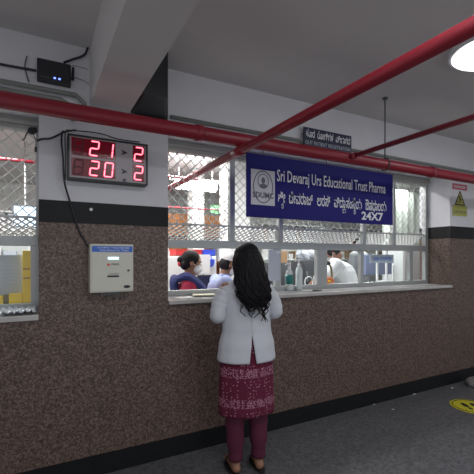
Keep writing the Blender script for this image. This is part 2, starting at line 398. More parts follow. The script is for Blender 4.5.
# ceiling rod hanger
p = at(385, 150, PY)
t = thing('pipe_hanger', 'thin grey threaded rod hanging from ceiling to the red main pipe', 'hanger', (p.x, PY, 0))
bm = bmesh.new(); tube(bm, [(0, 0, PZ+0.05), (0, 0, CZ-0.006)], 0.006, 8); link('rod', bm, M['dgrey'], t, True)
bm = bmesh.new(); cyl(bm, (0, 0, CZ-0.006), 0.025, 0.012); link('ceiling_plate', bm, M['dgrey'], t)
bm = bmesh.new()
ring = [(0, math.cos(a)*0.053, PZ+math.sin(a)*0.053) for a in [i*math.pi/12 for i in range(25)]]
tube(bm, ring, 0.005, 6, False); link('clamp_ring', bm, M['dgrey'], t, True)
# conduits on wall
for lab, pts, r in (
    ('grey conduit high on wall between black router and red pipe', [(-3.0, 2.69, 2.582), (0.22, 2.69, 2.582), (0.27, 2.69, 2.54), (0.28, 2.69, 2.44)], 0.015),
    ('lower grey conduit running just above the red pipe at upper left', [(-3.0, 2.66, 2.522), (0.13, 2.66, 2.522), (0.19, 2.66, 2.49), (0.20, 2.66, 2.40)], 0.016),
    ('grey conduit on wall above the ribbed shutter, right of the beam', [(0.875, 2.705, 2.56), (10.2, 2.705, 2.56)], 0.015),
    ):
    bm = bmesh.new(); tube(bm, pts, r, 14); tag(link('conduit', bm, M['galv'], None, True), lab, 'conduit')
bm = bmesh.new(); box(bm, 0.875, 10.2, WY-0.022, WY-0.002, 2.492, 2.53)
tag(link('cable_trunking', bm, M['beam'], None, bevel=0.002), 'pale flat cable trunking on the wall just below the grey conduit', 'trunking')

# ================================================================ black angular box by beam
bm = bmesh.new()
yb, yf = 2.728, 2.42
xr = at(168, 60, yb).x; xf = at(168, 60, yf).x
pts_b = [(0.585, 2.545), (0.60, 2.525), (xr-0.02, 2.525), (xr, 2.545), (xr, CZ-0.002), (0.585, CZ-0.002)]
pts_f = [(0.585, 2.585), (0.60, 2.565), (xf-0.02, 2.565), (xf, 2.585), (xf, CZ-0.002), (0.585, CZ-0.002)]
a = [bm.verts.new((p[0], yb, p[1])) for p in pts_b]; b = [bm.verts.new((p[0], yf, p[1])) for p in pts_f]
bm.faces.new(a); bm.faces.new(b[::-1])
for i in range(6): bm.faces.new((a[i], b[i], b[(i+1) % 6], a[(i+1) % 6]))
t = thing('black_duct_box', 'black angular box under the ceiling at the right side of the white beam', 'box', (0, 0, 0))
link('box_body', bm, M['black'], t, bevel=0.004)
link('lip', B(0.60, xr-0.01, 2.70, 2.727, 2.495, 2.523), M['dgrey'], t)

# ================================================================ router
p0 = at(37, 60, 2.68); p1 = at(71, 84, 2.68); x0, x1 = p0.x, p1.x; z1 = at(37, 57, 2.68).z; z0 = at(37, 79, 2.68).z
t = thing('network_router', 'black network router with two blue lights fixed high on wall', 'router', (x0, 2.68, z0))
W_, H_ = x1-x0, z1-z0
link('casing', B(0, W_, 0.0, 0.045, 0, H_), M['black'], t, bevel=0.005)
for k in (0.48, 0.62): link('status_light', B(W_*k, W_*k+0.013, -0.003, 0.0, H_*0.17, H_*0.17+0.009), M['routerled'], t)
bm = bmesh.new()
for k in range(5): box(bm, W_*0.08+k*0.012, W_*0.08+k*0.012+0.006, -0.002, 0.0, H_*0.15, H_*0.15+0.006)
link('vent_slots', bm, M['dgrey'], t)
bm = bmesh.new(); tube(bm, [(W_+0.012, 0.02, H_*0.35), (W_+0.015, 0.018, H_*0.95)], [0.009, 0.007], 10); tube(bm, [(W_-0.002, 0.02, H_*0.4), (W_+0.012, 0.02, H_*0.4)], 0.006, 8)
link('antenna', bm, M['black'], t, True)
def cable(name, label, pts, r, m='black', group=None):
    bm = bmesh.new(); tube(bm, smooth_path(pts), r, 8); tag(link(name, bm, M[m], None, True), label, 'cable', group)
cable('cable', 'black cable reaching the router from the left end of the wall', [at(-60, 52, 2.71), at(0, 64, 2.71), at(36, 70.5, 2.71)], 0.008)
cable('cable', 'black cable rising from the router top towards the beam', [at(64, 62.5, 2.705), at(72, 59.5, 2.715), at(84, 55, 2.715), at(88, 47, 2.715)], 0.007)
cable('cable', 'thin grey cable looping down between router cable and conduit', [at(27, 56, 2.72), at(25, 66, 2.72), at(27, 76, 2.715), at(29, 82, 2.70)], 0.004, 'dgrey')
for lab, q in (('upper faint thin wire on wall right of the router', (70, 82)), ('lower faint thin wire on wall right of the router', (76, 92))):
    cable('wall_wire', lab, [at(72, q[0]-5, 2.725), at(80, q[0]-3, 2.725), at(88, q[0]-0.5, 2.725)] if q[0] == 70 else [at(74, 77, 2.725), at(82, 80, 2.725), at(89, 84, 2.725)], 0.002, 'galv')

# ================================================================ LED queue display
Yd = 2.645
c0 = at(67.5, 133, Yd); c1 = at(147.8, 178, Yd); zt = c0.z; zb = at(68.5, 178.5, Yd).z
x0, x1 = c0.x, c1.x; W_, H_ = x1-x0, zt-zb
t = thing('queue_display', 'red digital queue display showing 21 and 20 on the white wall', 'display', (x0, Yd, zb))
bm = bmesh.new(); box(bm, 0, W_, 0.012, 0.08, 0, H_); link('housing', bm, M['black'], t, bevel=0.003)
bm = bmesh.new(); f = 0.012
box(bm, 0, W_, 0, 0.012, 0, f); box(bm, 0, W_, 0, 0.012, H_-f, H_); box(bm, 0, f, 0, 0.012, f, H_-f); box(bm, W_-f, W_, 0, 0.012, f, H_-f)
link('bezel', bm, M['black'], t)
link('face_panel', B(f, W_-f, 0.006, 0.012, f, H_-f), M['panelgrey'], t)
SEG = {'2': 'abged', '1': 'bc', '0': 'abcdef', '8': 'abcdefg'}
def digit(ch, cx, cz, h, m, nm='digit', core=True):
    w2 = h*0.27; hh = h/2; s = h*0.052; bm = bmesh.new(); bc = bmesh.new()
    L = {'a': ((-w2, hh), (w2, hh)), 'b': ((w2, hh), (w2, 0)), 'c': ((w2, 0), (w2, -hh)), 'd': ((-w2, -hh), (w2, -hh)),
         'e': ((-w2, 0), (-w2, -hh)), 'f': ((-w2, hh), (-w2, 0)), 'g': ((-w2, 0), (w2, 0))}
    for k in SEG[ch]:
        (ax, az), (bx_, bz) = L[k]; a = Vector((ax, 0, az)); b = Vector((bx_, 0, bz)); u = (b-a).normalized(); n = Vector((u.z, 0, -u.x))
        a += u*s*0.9; b -= u*s*0.9
        for B_, ss, yy in ((bm, s, 0.0), (bc, s*0.45, -0.0012)):
            pts = [a-u*ss, a+n*ss, b+n*ss, b+u*ss, b-n*ss, a-n*ss]
            sh = 0.10
            prism(B_, [(cx+q.x+q.z*sh, cz+q.z) for q in pts], 0.0005+yy, 0.003+yy)
    o = link(nm, bm, m, t)
    if core: link('segment_core', bc, M['ledcore'], o)
    else: bc.free()
rows = [(H_*0.735, '21', '2'), (H_*0.285, '20', '2')]
for cz, a, b in rows:
    rh = H_*0.40
    for xa, xb in ((0.045, 0.575), (0.80, 0.955)):
        link('digit_window', B(W_*xa, W_*xb, 0.003, 0.006, cz-rh/2, cz+rh/2), M['led_bg'], t)
    dh = rh*0.80
    digit('8', W_*0.125, cz, dh, M['led_dark'], 'unlit_digit', False)
    digit(a[0], W_*0.315, cz, dh, M['led']); digit(a[1], W_*0.49, cz, dh, M['led']); digit(b, W_*0.877, cz, dh, M['led'])
    bm = bmesh.new(); cx = W_*0.685; q = 0.019
    prism(bm, [(cx-q, cz+q), (cx-q*0.3, cz), (cx-q, cz-q), (cx+q*1.3, cz)], 0.003, 0.006); link('arrow', bm, M['black'], t)
bm = bmesh.new(); cyl(bm, (W_*0.69, 0.004, H_*0.085), 0.012, 0.004, 'y'); link('maker_badge', bm, M['dgrey'], t)
# cables round display
cable('display_cable', 'black cable from window corner sagging to top of queue display', [at(37, 141, 2.70), at(42, 139, 2.71), at(50, 138.5, 2.71), at(58, 135, 2.71), at(66, 131.5, 2.70), at(76, 130, 2.70)], 0.006)
cable('display_cable', 'black cable drooping from left of display down to the dispenser box', [at(63, 131, 2.68), at(62, 134, 2.67), at(61.5, 142, 2.65), at(63, 158, 2.64), at(64.5, 182, 2.66), at(69.5, 200, 2.712), at(77, 225, 2.712), at(82, 236, 2.715), at(89, 248, 2.715)], 0.006)
cable('display_cable', 'second black cable hanging tight beside the display frame', [at(65.4, 131, 2.65), at(65.0, 140, 2.64), at(65.6, 160, 2.64), at(65.2, 180, 2.65)], 0.0035)
cable('display_cable', 'thin black cable lying along top edge of the display', [at(66, 130, 2.70), at(90, 132, 2.70), at(104, 134.5, 2.70), at(118, 139, 2.70), at(140, 142.2, 2.70)], 0.004)
t = thing('adapter_plug', 'black adapter plug bundled with wires at the top corner of the left window', 'plug', at(32, 131, 2.98))
bm = bmesh.new(); ellip(bm, (0, 0, 0), (0.028, 0.02, 0.026)); ellip(bm, (0.015, 0, 0.008), (0.018, 0.022, 0.02)); link('plug_body', bm, M['black'], t, True)
bm = bmesh.new(); q = [(0, 0, 0), (-0.03, -0.01, -0.02), (-0.045, 0, -0.06), (-0.06, 0, -0.075)]; tube(bm, smooth_path(q), 0.004, 8)
tube(bm, smooth_path([(0.01, -0.01, -0.02), (0.02, -0.02, -0.06), (0.05, -0.05, -0.075)]), 0.004, 8); link('wire_tail', bm, M['black'], t, True)
p = at(35.8, 147, 2.98)
t = thing('hanging_connector', 'small black connector dangling below the cable left of display', 'connector', p)
bm = bmesh.new(); tube(bm, [(0, 0, 0.05), (0, 0, 0)], 0.003, 8); link('wire', bm, M['black'], t)
link('connector_body', B(-0.008, 0.008, -0.006, 0.006, -0.035, 0), M['black'], t, bevel=0.002)
# small white switch on black band
p = at(91, 209.5, 2.72)
bm = bmesh.new(); cyl(bm, (p.x, 2.717, p.z), 0.011, 0.012, 'y'); tag(link('wall_button', bm, M['paper'], None, bevel=0.002), 'small white round button on the black stone band', 'button')

# ================================================================ dispenser box
Yk = 2.63
c = at(90, 293.3, Yk); x0 = c.x; zb = c.z; x1 = at(133.6, 290, Yk).x; zt = at(90, 243.6, Yk).z
W_, H_ = x1-x0, zt-zb
t = thing('token_dispenser', 'cream steel token dispenser box with bright blue header on granite wall', 'dispenser', (x0, Yk, zb))
link('case', B(0, W_, 0.004, 0.099, 0, H_), M['kiosk'], t, bevel=0.006)
link('front_door', B(0.012, W_-0.008, 0.0, 0.004, 0.010, H_-0.008), M['kiosk'], t, bevel=0.002)
link('header_strip', B(0.0125, W_-0.008, -0.0015, 0.0, H_*0.835, H_*0.955), M['kblue'], t)
text('header_lettering', 'AUTOMATIC TOKEN DISPENSER', M['white'], t, W_*0.16, W_*0.90, -0.003, H_*0.905, H_*0.935, 0.01)
text('header_lettering', 'Press Button For Token', M['white'], t, W_*0.22, W_*0.88, -0.003, H_*0.852, H_*0.89, 0.01)
link('lcd_screen', B(W_*0.40, W_*0.645, -0.003, 0.0, H_*0.68, H_*0.73), M['lcd'], t)
bm = bmesh.new(); cyl(bm, (W_*0.41, -0.003, H_*0.575), 0.008, 0.008, 'y'); link('push_button', bm, M['redbox'], t)
text('button_lettering', 'PRESS', M['dgrey'], t, W_*0.48, W_*0.66, -0.001, H_*0.56, H_*0.60, 0.02)
text('slot_lettering', 'TOKEN', M['dgrey'], t, W_*0.40, W_*0.64, -0.001, H_*0.365, H_*0.395, 0.01)
link('paper_slot', B(W_*0.385, W_*0.65, -0.003, 0.0, H_*0.315, H_*0.35), M['black'], t)
bm = bmesh.new(); cyl(bm, (W_*0.875, -0.003, H_*0.45), 0.008, 0.008, 'y'); link('key_lock', bm, M['dgrey'], t)
bm = bmesh.new(); ellip(bm, (W_*0.84, -0.001, H_*0.11), (W_*0.08, 0.0015, H_*0.032)); link('maker_badge', bm, M['black'], t, True)
bm = bmesh.new(); box(bm, W_*0.25, W_*0.7, 0.03, 0.098, -0.018, 0.0); link('wall_bracket', bm, M['dgrey'], t)

# ================================================================ BANNER
Yb = 2.66
c = at(246.5, 216.5, Yb); x0 = c.x; zb = c.z; x1 = at(392.3, 200, Yb).x; zt = at(246.5, 152.5, Yb).z
W_, H_ = x1-x0, zt-zb
def bx(px): return at(px, 200, Yb-0.01).x-x0
def bz(px, py): return at(px, py, Yb-0.01).z-zb
t = thing('pharmacy_signboard', 'long blue pharmacy signboard with white English and Kannada lettering', 'sign', (x0, Yb, zb))
link('board', B(0, W_, -0.008, 0.012, 0, H_), M['blue'], t, bevel=0.002)
lx0, lx1 = bx(251), bx(274.8); lz0 = bz(251, 204.2); lz1 = bz(251, 168.5)
lg = link('logo_panel', B(lx0, lx1, -0.011, -0.008, lz0, lz1), M['logobg'], t)
cx, cz = (lx0+lx1)/2, lz0+(lz1-lz0)*0.52; LW, LH = lx1-lx0, lz1-lz0
bm = bmesh.new()
n = 40
pts = [(cx+math.cos(a)*LW*0.40, -0.012, cz+math.sin(a)*LH*0.45) for a in [2*math.pi*i/n for i in range(n+1)]]; tube(bm, pts, 0.0045, 6, False)
pts = [(cx+math.cos(a)*LW*0.22, -0.012, cz+LH*0.16+math.sin(a)*LH*0.20) for a in [2*math.pi*i/n for i in range(n+1)]]; tube(bm, pts, 0.0035, 6, False)
ellip(bm, (cx, -0.012, cz+LH*0.18), (LW*0.08, 0.001, LH*0.09)); ellip(bm, (cx, -0.012, cz+LH*0.02), (LW*0.16, 0.001, LH*0.07))
link('logo_emblem', bm, M['logo'], lg)
text('logo_lettering', 'SDUMC', M['logo'], lg, lx0+LW*0.06, lx1-LW*0.06, -0.0135, lz0+LH*0.20, lz0+LH*0.37, 0.03)
text('lettering', 'Sri Devaraj Urs Educational Trust Pharma', M['white'], t, bx(277), bx(385.5), -0.0105, bz(277, 185.0), bz(277, 169.2), 0.010)
kz0, kz1 = bz(277.5, 202.2), bz(277.5, 193.0)
kannada('lettering', [[('ಶೀ', 'ರ')], [('ದೇ', None), ('ವ', None), ('ರಾ', None), ('ಜ್', None)], [('ಅ', None), ('ರ', None), ('ಸ್', None)],
        [('ವಿ', None), ('ದಾ', 'ಯ'), ('ಸಂ', None), ('ಸೆ', 'ಥ'), ('ಯ', None)], [('ಔ', None), ('ಷ', None), ('ಧಾ', None), ('ಲ', None), ('ಯ', None)]], M['white'], t, -0.0105,
        [(bx(a_), bx(b_), kz0, kz1) for a_, b_ in ((278, 285.5), (289, 313), (317, 330.5), (334, 362), (365.5, 386.5))], 0.013)
text('lettering', '24X7', M['white'], t, bx(361.5), bx(383), -0.0105, bz(361.5, 219.8), bz(361.5, 211.3), 0.03)
for u in (0.1, 0.5, 0.9):
    bm = bmesh.new(); tube(bm, [(W_*u, 0.014, H_-0.02), (W_*u, 0.030, H_+0.10)], 0.003, 6); link('hanging_wire', bm, M['dgrey'], t)
# ---- small board above the main pipe
Ys = 2.68
c = at(303.7, 147, Ys); x0 = c.x; zb = c.z; x1 = at(351.5, 140, Ys).x; zt = at(303.7, 126.3, Ys).z; W_, H_ = x1-x0, zt-zb
t = thing('department_nameboard', 'small navy Kannada nameboard on wall above the red main pipe', 'sign', (x0, Ys, zb))
link('board', B(0, W_, 0, 0.008, 0, H_), M['navy'], t, bevel=0.002)
kannada('lettering', [[('ಹೊ', None), ('ರ', None)], [('ರೋ', None), ('ಗಿ', None), ('ಗ', None), ('ಳ', None)], [('ವಿ', None), ('ಭಾ', None), ('ಗ', None), ('ದ', None)]], M['white'], t, -0.002,
        [(W_*0.04, W_*0.22, H_*0.54, H_*0.82), (W_*0.27, W_*0.60, H_*0.54, H_*0.82), (W_*0.65, W_*0.97, H_*0.54, H_*0.82)], 0.02)
text('small_lettering', 'OUT PATIENT REGISTRATION', M['greypaper'], t, W_*0.03, W_*0.97, -0.002, H_*0.18, H_*0.36, 0.005)
for u in (0.2, 0.8): link('wall_bracket', B(W_*u, W_*u+0.02, 0.008, 0.048, H_*0.7, H_*0.85), M['dgrey'], t)

# ---- warning poster right
Yw = 2.726
c = at(452.3, 216, Yw); x0 = c.x; zb = c.z; x1 = at(466.8, 200, Yw).x; zt = at(452.3, 183.0, Yw).z; W_, H_ = x1-x0, zt-zb
t = thing('warning_poster', 'warning poster with red heading and yellow triangle on white wall at right', 'poster', (x0, Yw, zb))
link('sheet', B(0, W_, -0.001, 0.002, 0, H_), M['paint'], t)
link('heading_strip', B(0, W_, -0.003, -0.001, H_*0.82, H_), M['pink'], t)
text('heading_lettering', 'DANGER', M['paint'], t, W_*0.1, W_*0.9, -0.004, H_*0.87, H_*0.95, 0.03)
link('lower_strip', B(0, W_, -0.003, -0.001, H_*0.02, H_*0.34), M['ygreen'], t)
bm = bmesh.new(); prism(bm, [(W_*0.18, H_*0.36), (W_*0.82, H_*0.36), (W_*0.5, H_*0.78)], -0.004, -0.001); link('warning_triangle', bm, M['ygreen'], t)
bm = bmesh.new(); prism(bm, [(W_*0.42, H_*0.60), (W_*0.55, H_*0.68), (W_*0.50, H_*0.56), (W_*0.60, H_*0.54), (W_*0.44, H_*0.40), (W_*0.48, H_*0.52)], -0.006, -0.004)
for a in ((0.5, 0.82, 0.78, 0.40), ):
    pass
link('lightning_mark', bm, M['black'], t)
bm = bmesh.new(); th = W_*0.035
for (ax, az), (b_x, bz_) in (((0.18, 0.36), (0.82, 0.36)), ((0.82, 0.36), (0.5, 0.78)), ((0.5, 0.78), (0.18, 0.36))):
    tube(bm, [(W_*ax, -0.004, H_*az), (W_*b_x, -0.004, H_*bz_)], th*0.6, 4)
link('triangle_border', bm, M['black'], t)
text('lower_lettering', 'CAUTION', M['dgrey'], t, W_*0.06, W_*0.94, -0.004, H_*0.10, H_*0.18, 0.02)

# ---- floor sticker and stone
p = atz(471, 406.5, 0.0)
t = thing('floor_sticker', 'round yellow distancing sticker with black marks on grey floor', 'sticker', (p.x, p.y, 0), -T)
bm = bmesh.new(); cyl(bm, (0, 0, 0.002), 0.19, 0.003, seg=48); link('disc', bm, M['stickery'], t)
bm = bmesh.new()
pts = [(math.cos(a)*0.165, math.sin(a)*0.165, 0.004) for a in [2*math.pi*i/40 for i in range(41)]]; tube(bm, pts, 0.004, 5, False); link('border_line', bm, M['black'], t)
bm = bmesh.new()
for s in (-1, 1):
    ellip(bm, (s*0.045, 0.03, 0.0045), (0.026, 0.055, 0.0015)); ellip(bm, (s*0.04, -0.055, 0.0045), (0.019, 0.025, 0.0015))
link('footprint_mark', bm, M['black'], t)
p = atz(476, 385.5, 0.0)
bm = bmesh.new(); bmesh.ops.create_icosphere(bm, subdivisions=3, radius=1)
for v in bm.verts:
    c = v.co; k = 1+0.10*math.sin(c.x*5+1)*math.cos(c.y*4); v.co = Vector((c.x*0.12*k, c.y*0.10*k, max(-0.4, c.z)*0.075*k))
    v.co.z = max(v.co.z, -0.028)+0.028
for v in bm.verts: v.co += p
tag(link('stone', bm, M['stone'], None, True), 'low rounded grey stone by black skirting at the right edge', 'stone')
# specks of litter
for i, (px, py, lab) in enumerate([(374, 404.5, 'small white paper scrap nearest the skirting'), (393, 409.5, 'small white paper scrap furthest from the skirting'),
                                   (414, 394, 'wide flat white paper scrap midway along the skirting'), (452, 388, 'tiny white scrap furthest right on the floor')]):
    p = atz(px, py, 0.0); bm = bmesh.new(); r = 0.022 if i != 2 else 0.032
    prism(bm, [(math.cos(a)*r*random.uniform(.6, 1), math.sin(a)*r*0.6*random.uniform(.6, 1)) for a in [k*math.pi/4 for k in range(8)]], 0, 0.002)
    bmesh.ops.rotate(bm, verts=bm.verts, cent=(0, 0, 0), matrix=Matrix.Rotation(-math.pi/2, 3, 'X'))
    for v in bm.verts: v.co += p+Vector((0, 0, 0.003))
    tag(link('paper_scrap', bm, M['paper']), lab, 'paper', 'paper scraps on the floor')

# ---- ceiling lamp (top right)
p = atz(494, 46, CZ)
t = thing('ceiling_lamp', 'round white ceiling lamp at the upper right', 'lamp', (p.x, p.y, CZ))
bm = bmesh.new(); cyl(bm, (0, 0, -0.02), 0.27, 0.038, seg=48); link('rim', bm, M['paint'], t, bevel=0.006)
bm = bmesh.new(); cyl(bm, (0, 0, -0.046), 0.235, 0.014, seg=48, r2=0.25); link('diffuser', bm, M['lamp'], t)

# ================================================================ PEOPLE
def hand(bm, wrist, dirv, palm_n, s=1.0, side=1, curl=0.35):
    """palm + 4 fingers + thumb. dirv: hand direction, palm_n: direction the palm faces"""
    wv = Vector(wrist); d = Vector(dirv).normalized(); n = Vector(palm_n); n = (n-d*n.dot(d)).normalized(); a = d.cross(n)*side
    L = 0.085*s
    for k in (-1, -0.33, 0.33, 1):
        cap(bm, wv+a*k*0.014*s, 0.015*s, wv+d*L+a*k*0.027*s, 0.0115*s)
    for k, fl in ((-1, .062), (-0.33, .074), (0.33, .080), (1, .070)):
        b = wv+d*L+a*k*0.029*s; r = 0.0085*s; u = d.copy(); p = b
        for j, fr in enumerate((0.45, 0.32, 0.23)):
            u = (u+n*curl*(j+0.6)*0.5).normalized(); q = p+u*fl*fr*s; cap(bm, p, r, q, r*0.93); p = q; r *= 0.93
    b = wv+d*0.025*s+a*0.022*s; m1 = b+(d*0.6+a*0.7+n*0.25).normalized()*0.045*s; m2 = m1+(d*0.9+a*0.2+n*0.3).normalized()*0.032*s
    cap(bm, b, 0.013*s, m1, 0.0105*s); cap(bm, m1, 0.0105*s, m2, 0.009*s)

def head(bm, c, R, s=1.0):
    def P(x, y, z): return Vector(c)+(R @ Vector((x, y, z)))*s
    R4 = R.to_4x4()
    ellip(bm, P(0, -0.01, 0.03), (0.076*s, 0.094*s, 0.085*s), R4); ellip(bm, P(0, 0.018, -0.035), (0.056*s, 0.066*s, 0.075*s), R4)
    cap(bm, P(0, 0.085, 0.01), 0.008*s, P(0, 0.102, -0.022), 0.013*s)     # nose
    ellip(bm, P(0, 0.075, -0.092), (0.022*s, 0.016*s, 0.014*s), R4)        # chin
    ellip(bm, P(0, 0.084, -0.055), (0.024*s, 0.010*s, 0.010*s), R4)
    for k in (-1, 1):
        ellip(bm, P(k*0.078, -0.005, -0.008), (0.010*s, 0.018*s, 0.030*s), R4)
        cap(bm, P(k*0.018, 0.083, 0.028), 0.007*s, P(k*0.05, 0.070, 0.026), 0.007*s)
def face(parent, c, R, s=1.0):
    R4 = R.to_4x4()
    def P(x, y, z): return Vector(c)+(R @ Vector((x, y, z)))*s
    for k in (-1, 1):
        bm = bmesh.new(); ellip(bm, P(k*0.032, 0.077, 0.008), (0.014*s, 0.010*s, 0.008*s), R4); e = link('eye', bm, M['eye'], parent, True)
        bm = bmesh.new(); ellip(bm, P(k*0.032, 0.085, 0.008), (0.006*s, 0.004*s, 0.006*s), R4); link('iris', bm, M['iris'], e, True)
        bm = bmesh.new(); tube(bm, [P(k*0.015, 0.090, 0.028), P(k*0.034, 0.088, 0.033), P(k*0.052, 0.076, 0.027)], 0.0035*s, 6); link('eyebrow', bm, M['hair'], parent, True)
    bm = bmesh.new(); ellip(bm, P(0, 0.091, -0.055), (0.022*s, 0.006*s, 0.007*s), R4); link('lips', bm, M['lips'], parent, True)
def mask(parent, c, R, s=1.0):
    def P(x, y, z): return Vector(c)+(R @ Vector((x, y, z)))*s
    bm = bmesh.new(); ellip(bm, P(0, 0.058, -0.048), (0.060*s, 0.060*s, 0.052*s), R.to_4x4()); o = link('face_mask', bm, M['maskm'], parent, True)
    for k in (-1, 1):
        bm = bmesh.new(); tube(bm, [P(k*0.052, 0.06, -0.03), P(k*0.080, 0.0, 0.0)], 0.003*s, 5); link('ear_loop', bm, M['maskm'], o)
def limb(bm, pts, rs):
    for i in range(len(pts)-1): cap(bm, pts[i], rs[i], pts[i+1], rs[i+1])
V = Vector
def rx(a): return Matrix.Rotation(math.radians(a), 3, 'X')
def rzz(a): return Matrix.Rotation(math.radians(a), 3, 'Z')

# ---------------- woman at the counter
wp = atd(246.5, 300, 2.63)
wm = thing('person', 'woman with long wavy black hair in white coat standing at the counter', 'person', (wp.x, wp.y, 0), math.radians(-12))
hc = V((0.01, 0.035, 1.482)); HR = rx(-8)
bm = bmesh.new(); head(bm, hc, HR, 1.0)
cap(bm, (0.005, 0.0, 1.34), 0.050, (0.008, 0.02, 1.42), 0.047)
limb(bm, [V((0, 0, 0.90)), V((0, 0, 1.05)), V((0, 0, 1.22))], [0.115, 0.095, 0.10])
for s in (-1, 1):
    limb(bm, [V((0, 0, 1.25)), V((s*0.145, 0, 1.285))], [0.08, 0.05])
    limb(bm, [V((s*0.06, 0, 0.90)), V((s*0.085, 0, 0.82)), V((s*0.085, 0.01, 0.46)), V((s*0.085, -0.01, 0.30)), V((s*0.085, -0.01, 0.075))], [0.10, 0.085, 0.055, 0.052, 0.036])
    cap(bm, (s*0.085, -0.035, 0.052), 0.032, (s*0.095, 0.12, 0.045), 0.026)
    cap(bm, (s*0.085, 0.10, 0.044), 0.024, (s*0.115, 0.135, 0.042), 0.020)
armsL = [V((-0.155, -0.005, 1.280)), V((-0.210, -0.03, 1.105)), V((-0.135, 0.21, 1.205))]
armsR = [V((0.155, -0.005, 1.280)), V((0.202, -0.03, 1.115)), V((0.135, 0.21, 1.205))]
for a, s in ((armsL, -1), (armsR, 1)):
    limb(bm, a, [0.043, 0.036, 0.026])
    hand(bm, a[2], (-s*0.20, 1, 0.02), (0, 0, -1), 0.95, side=s, curl=0.15)
blob('body', bm, M['skin'], wm, 0.006, 4)
face(wm, hc, HR)

def loft(bm, rings, seg=64, gap=None, f=None):
    """rings: (z, rx, ry, cx, cy); open seam at the back (angle -90deg) with half-gap by ring"""
    R = []
    for i, (z, a, b, cx_, cy_) in enumerate(rings):
        g = gap(z) if gap else 0.0; row = []
        for k in range(seg+1):
            th = -math.pi/2+g+(2*math.pi-2*g)*k/seg
            e = 1+(f(th, z) if f else 0)
            row.append(bm.verts.new((cx_+a*e*math.cos(th), cy_+b*e*math.sin(th), z)))
        R.append(row)
    for i in range(len(R)-1):
        for k in range(seg): bm.faces.new((R[i][k], R[i][k+1], R[i+1][k+1], R[i+1][k]))
def interp(keys, n):
    out = []
    for i in range(n+1):
        z = keys[0][0]+(keys[-1][0]-keys[0][0])*i/n
        for a, b in zip(keys, keys[1:]):
            if a[0] <= z <= b[0]+1e-9:
                t_ = (z-a[0])/(b[0]-a[0]); t_ = t_*t_*(3-2*t_) if True else t_
                out.append(tuple([z]+[a[j]+(b[j]-a[j])*t_ for j in range(1, 5)])); break
    return out
keys = [(0.793, .208, .150, 0, 0), (0.88, .198, .142, 0, 0), (1.0, .175, .120, 0, 0), (1.10, .170, .115, 0, 0), (1.20, .178, .118, 0, 0), (1.265, .182, .108, 0, 0),
        (1.32, .150, .085, 0, 0), (1.355, .085, .066, 0, 0.0), (1.385, .062, .060, 0, 0.008)]
def wr(th, z):
    a = 0.014*math.sin(th*5+z*9)*max(0, (1.1-z)/0.4)+0.010*math.sin(z*34+2*math.cos(th*2))*max(0, 1-abs(z-1.05)/0.15)
    return a+0.008*math.sin(th*9+3*z)
bm = bmesh.new(); loft(bm, interp(keys, 46), 96, gap=lambda z: max(0, (0.985-z))*0.62, f=wr)
bmesh.ops.remove_doubles(bm, verts=bm.verts, dist=0.0006)
ct = link('coat', bm, M['coat'], wm, True)
md = ct.modifiers.new('solid', 'SOLIDIFY'); md.thickness = 0.005; md.offset = 0
def sleeve(pts, rs, wob):
    P = smooth_path(pts, 10); n = len(P); k = len(rs)-1; bm = bmesh.new(); rad = []
    for i in range(n):
        u = i/(n-1)*k; j = min(int(u), k-1); r = rs[j]+(rs[j+1]-rs[j])*(u-j)
        rad.append(r*(1+0.035*math.sin(i*1.7+wob)))
    tube(bm, P, rad, 22); ellip(bm, P[0], (rad[0]*1.0,)*3, u=22, v=12)
    return bm
sl = link('coat_sleeve', sleeve([V((-0.140, 0, 1.270)), V((-0.195, -0.015, 1.19)), V((-0.214, -0.025, 1.105)), V((-0.19, 0.07, 1.125)), V((-0.150, 0.165, 1.185))], [0.060, 0.055, 0.053, 0.049, 0.040], 0), M['coat'], ct, True)
sr = link('coat_sleeve', sleeve([V((0.140, 0, 1.270)), V((0.195, -0.015, 1.19)), V((0.206, -0.025, 1.115)), V((0.19, 0.07, 1.13)), V((0.150, 0.165, 1.185))], [0.060, 0.054, 0.050, 0.047, 0.040], 1.5), M['coat'], ct, True)
# back seam and hem stitching
bm = bmesh.new()
tube(bm, [(0.0, -0.1265, 0.99), (0.0, -0.122, 1.05), (0.0, -0.121, 1.18), (0.0, -0.112, 1.26)], 0.0022, 6); link('back_seam', bm, M['hem'], ct)
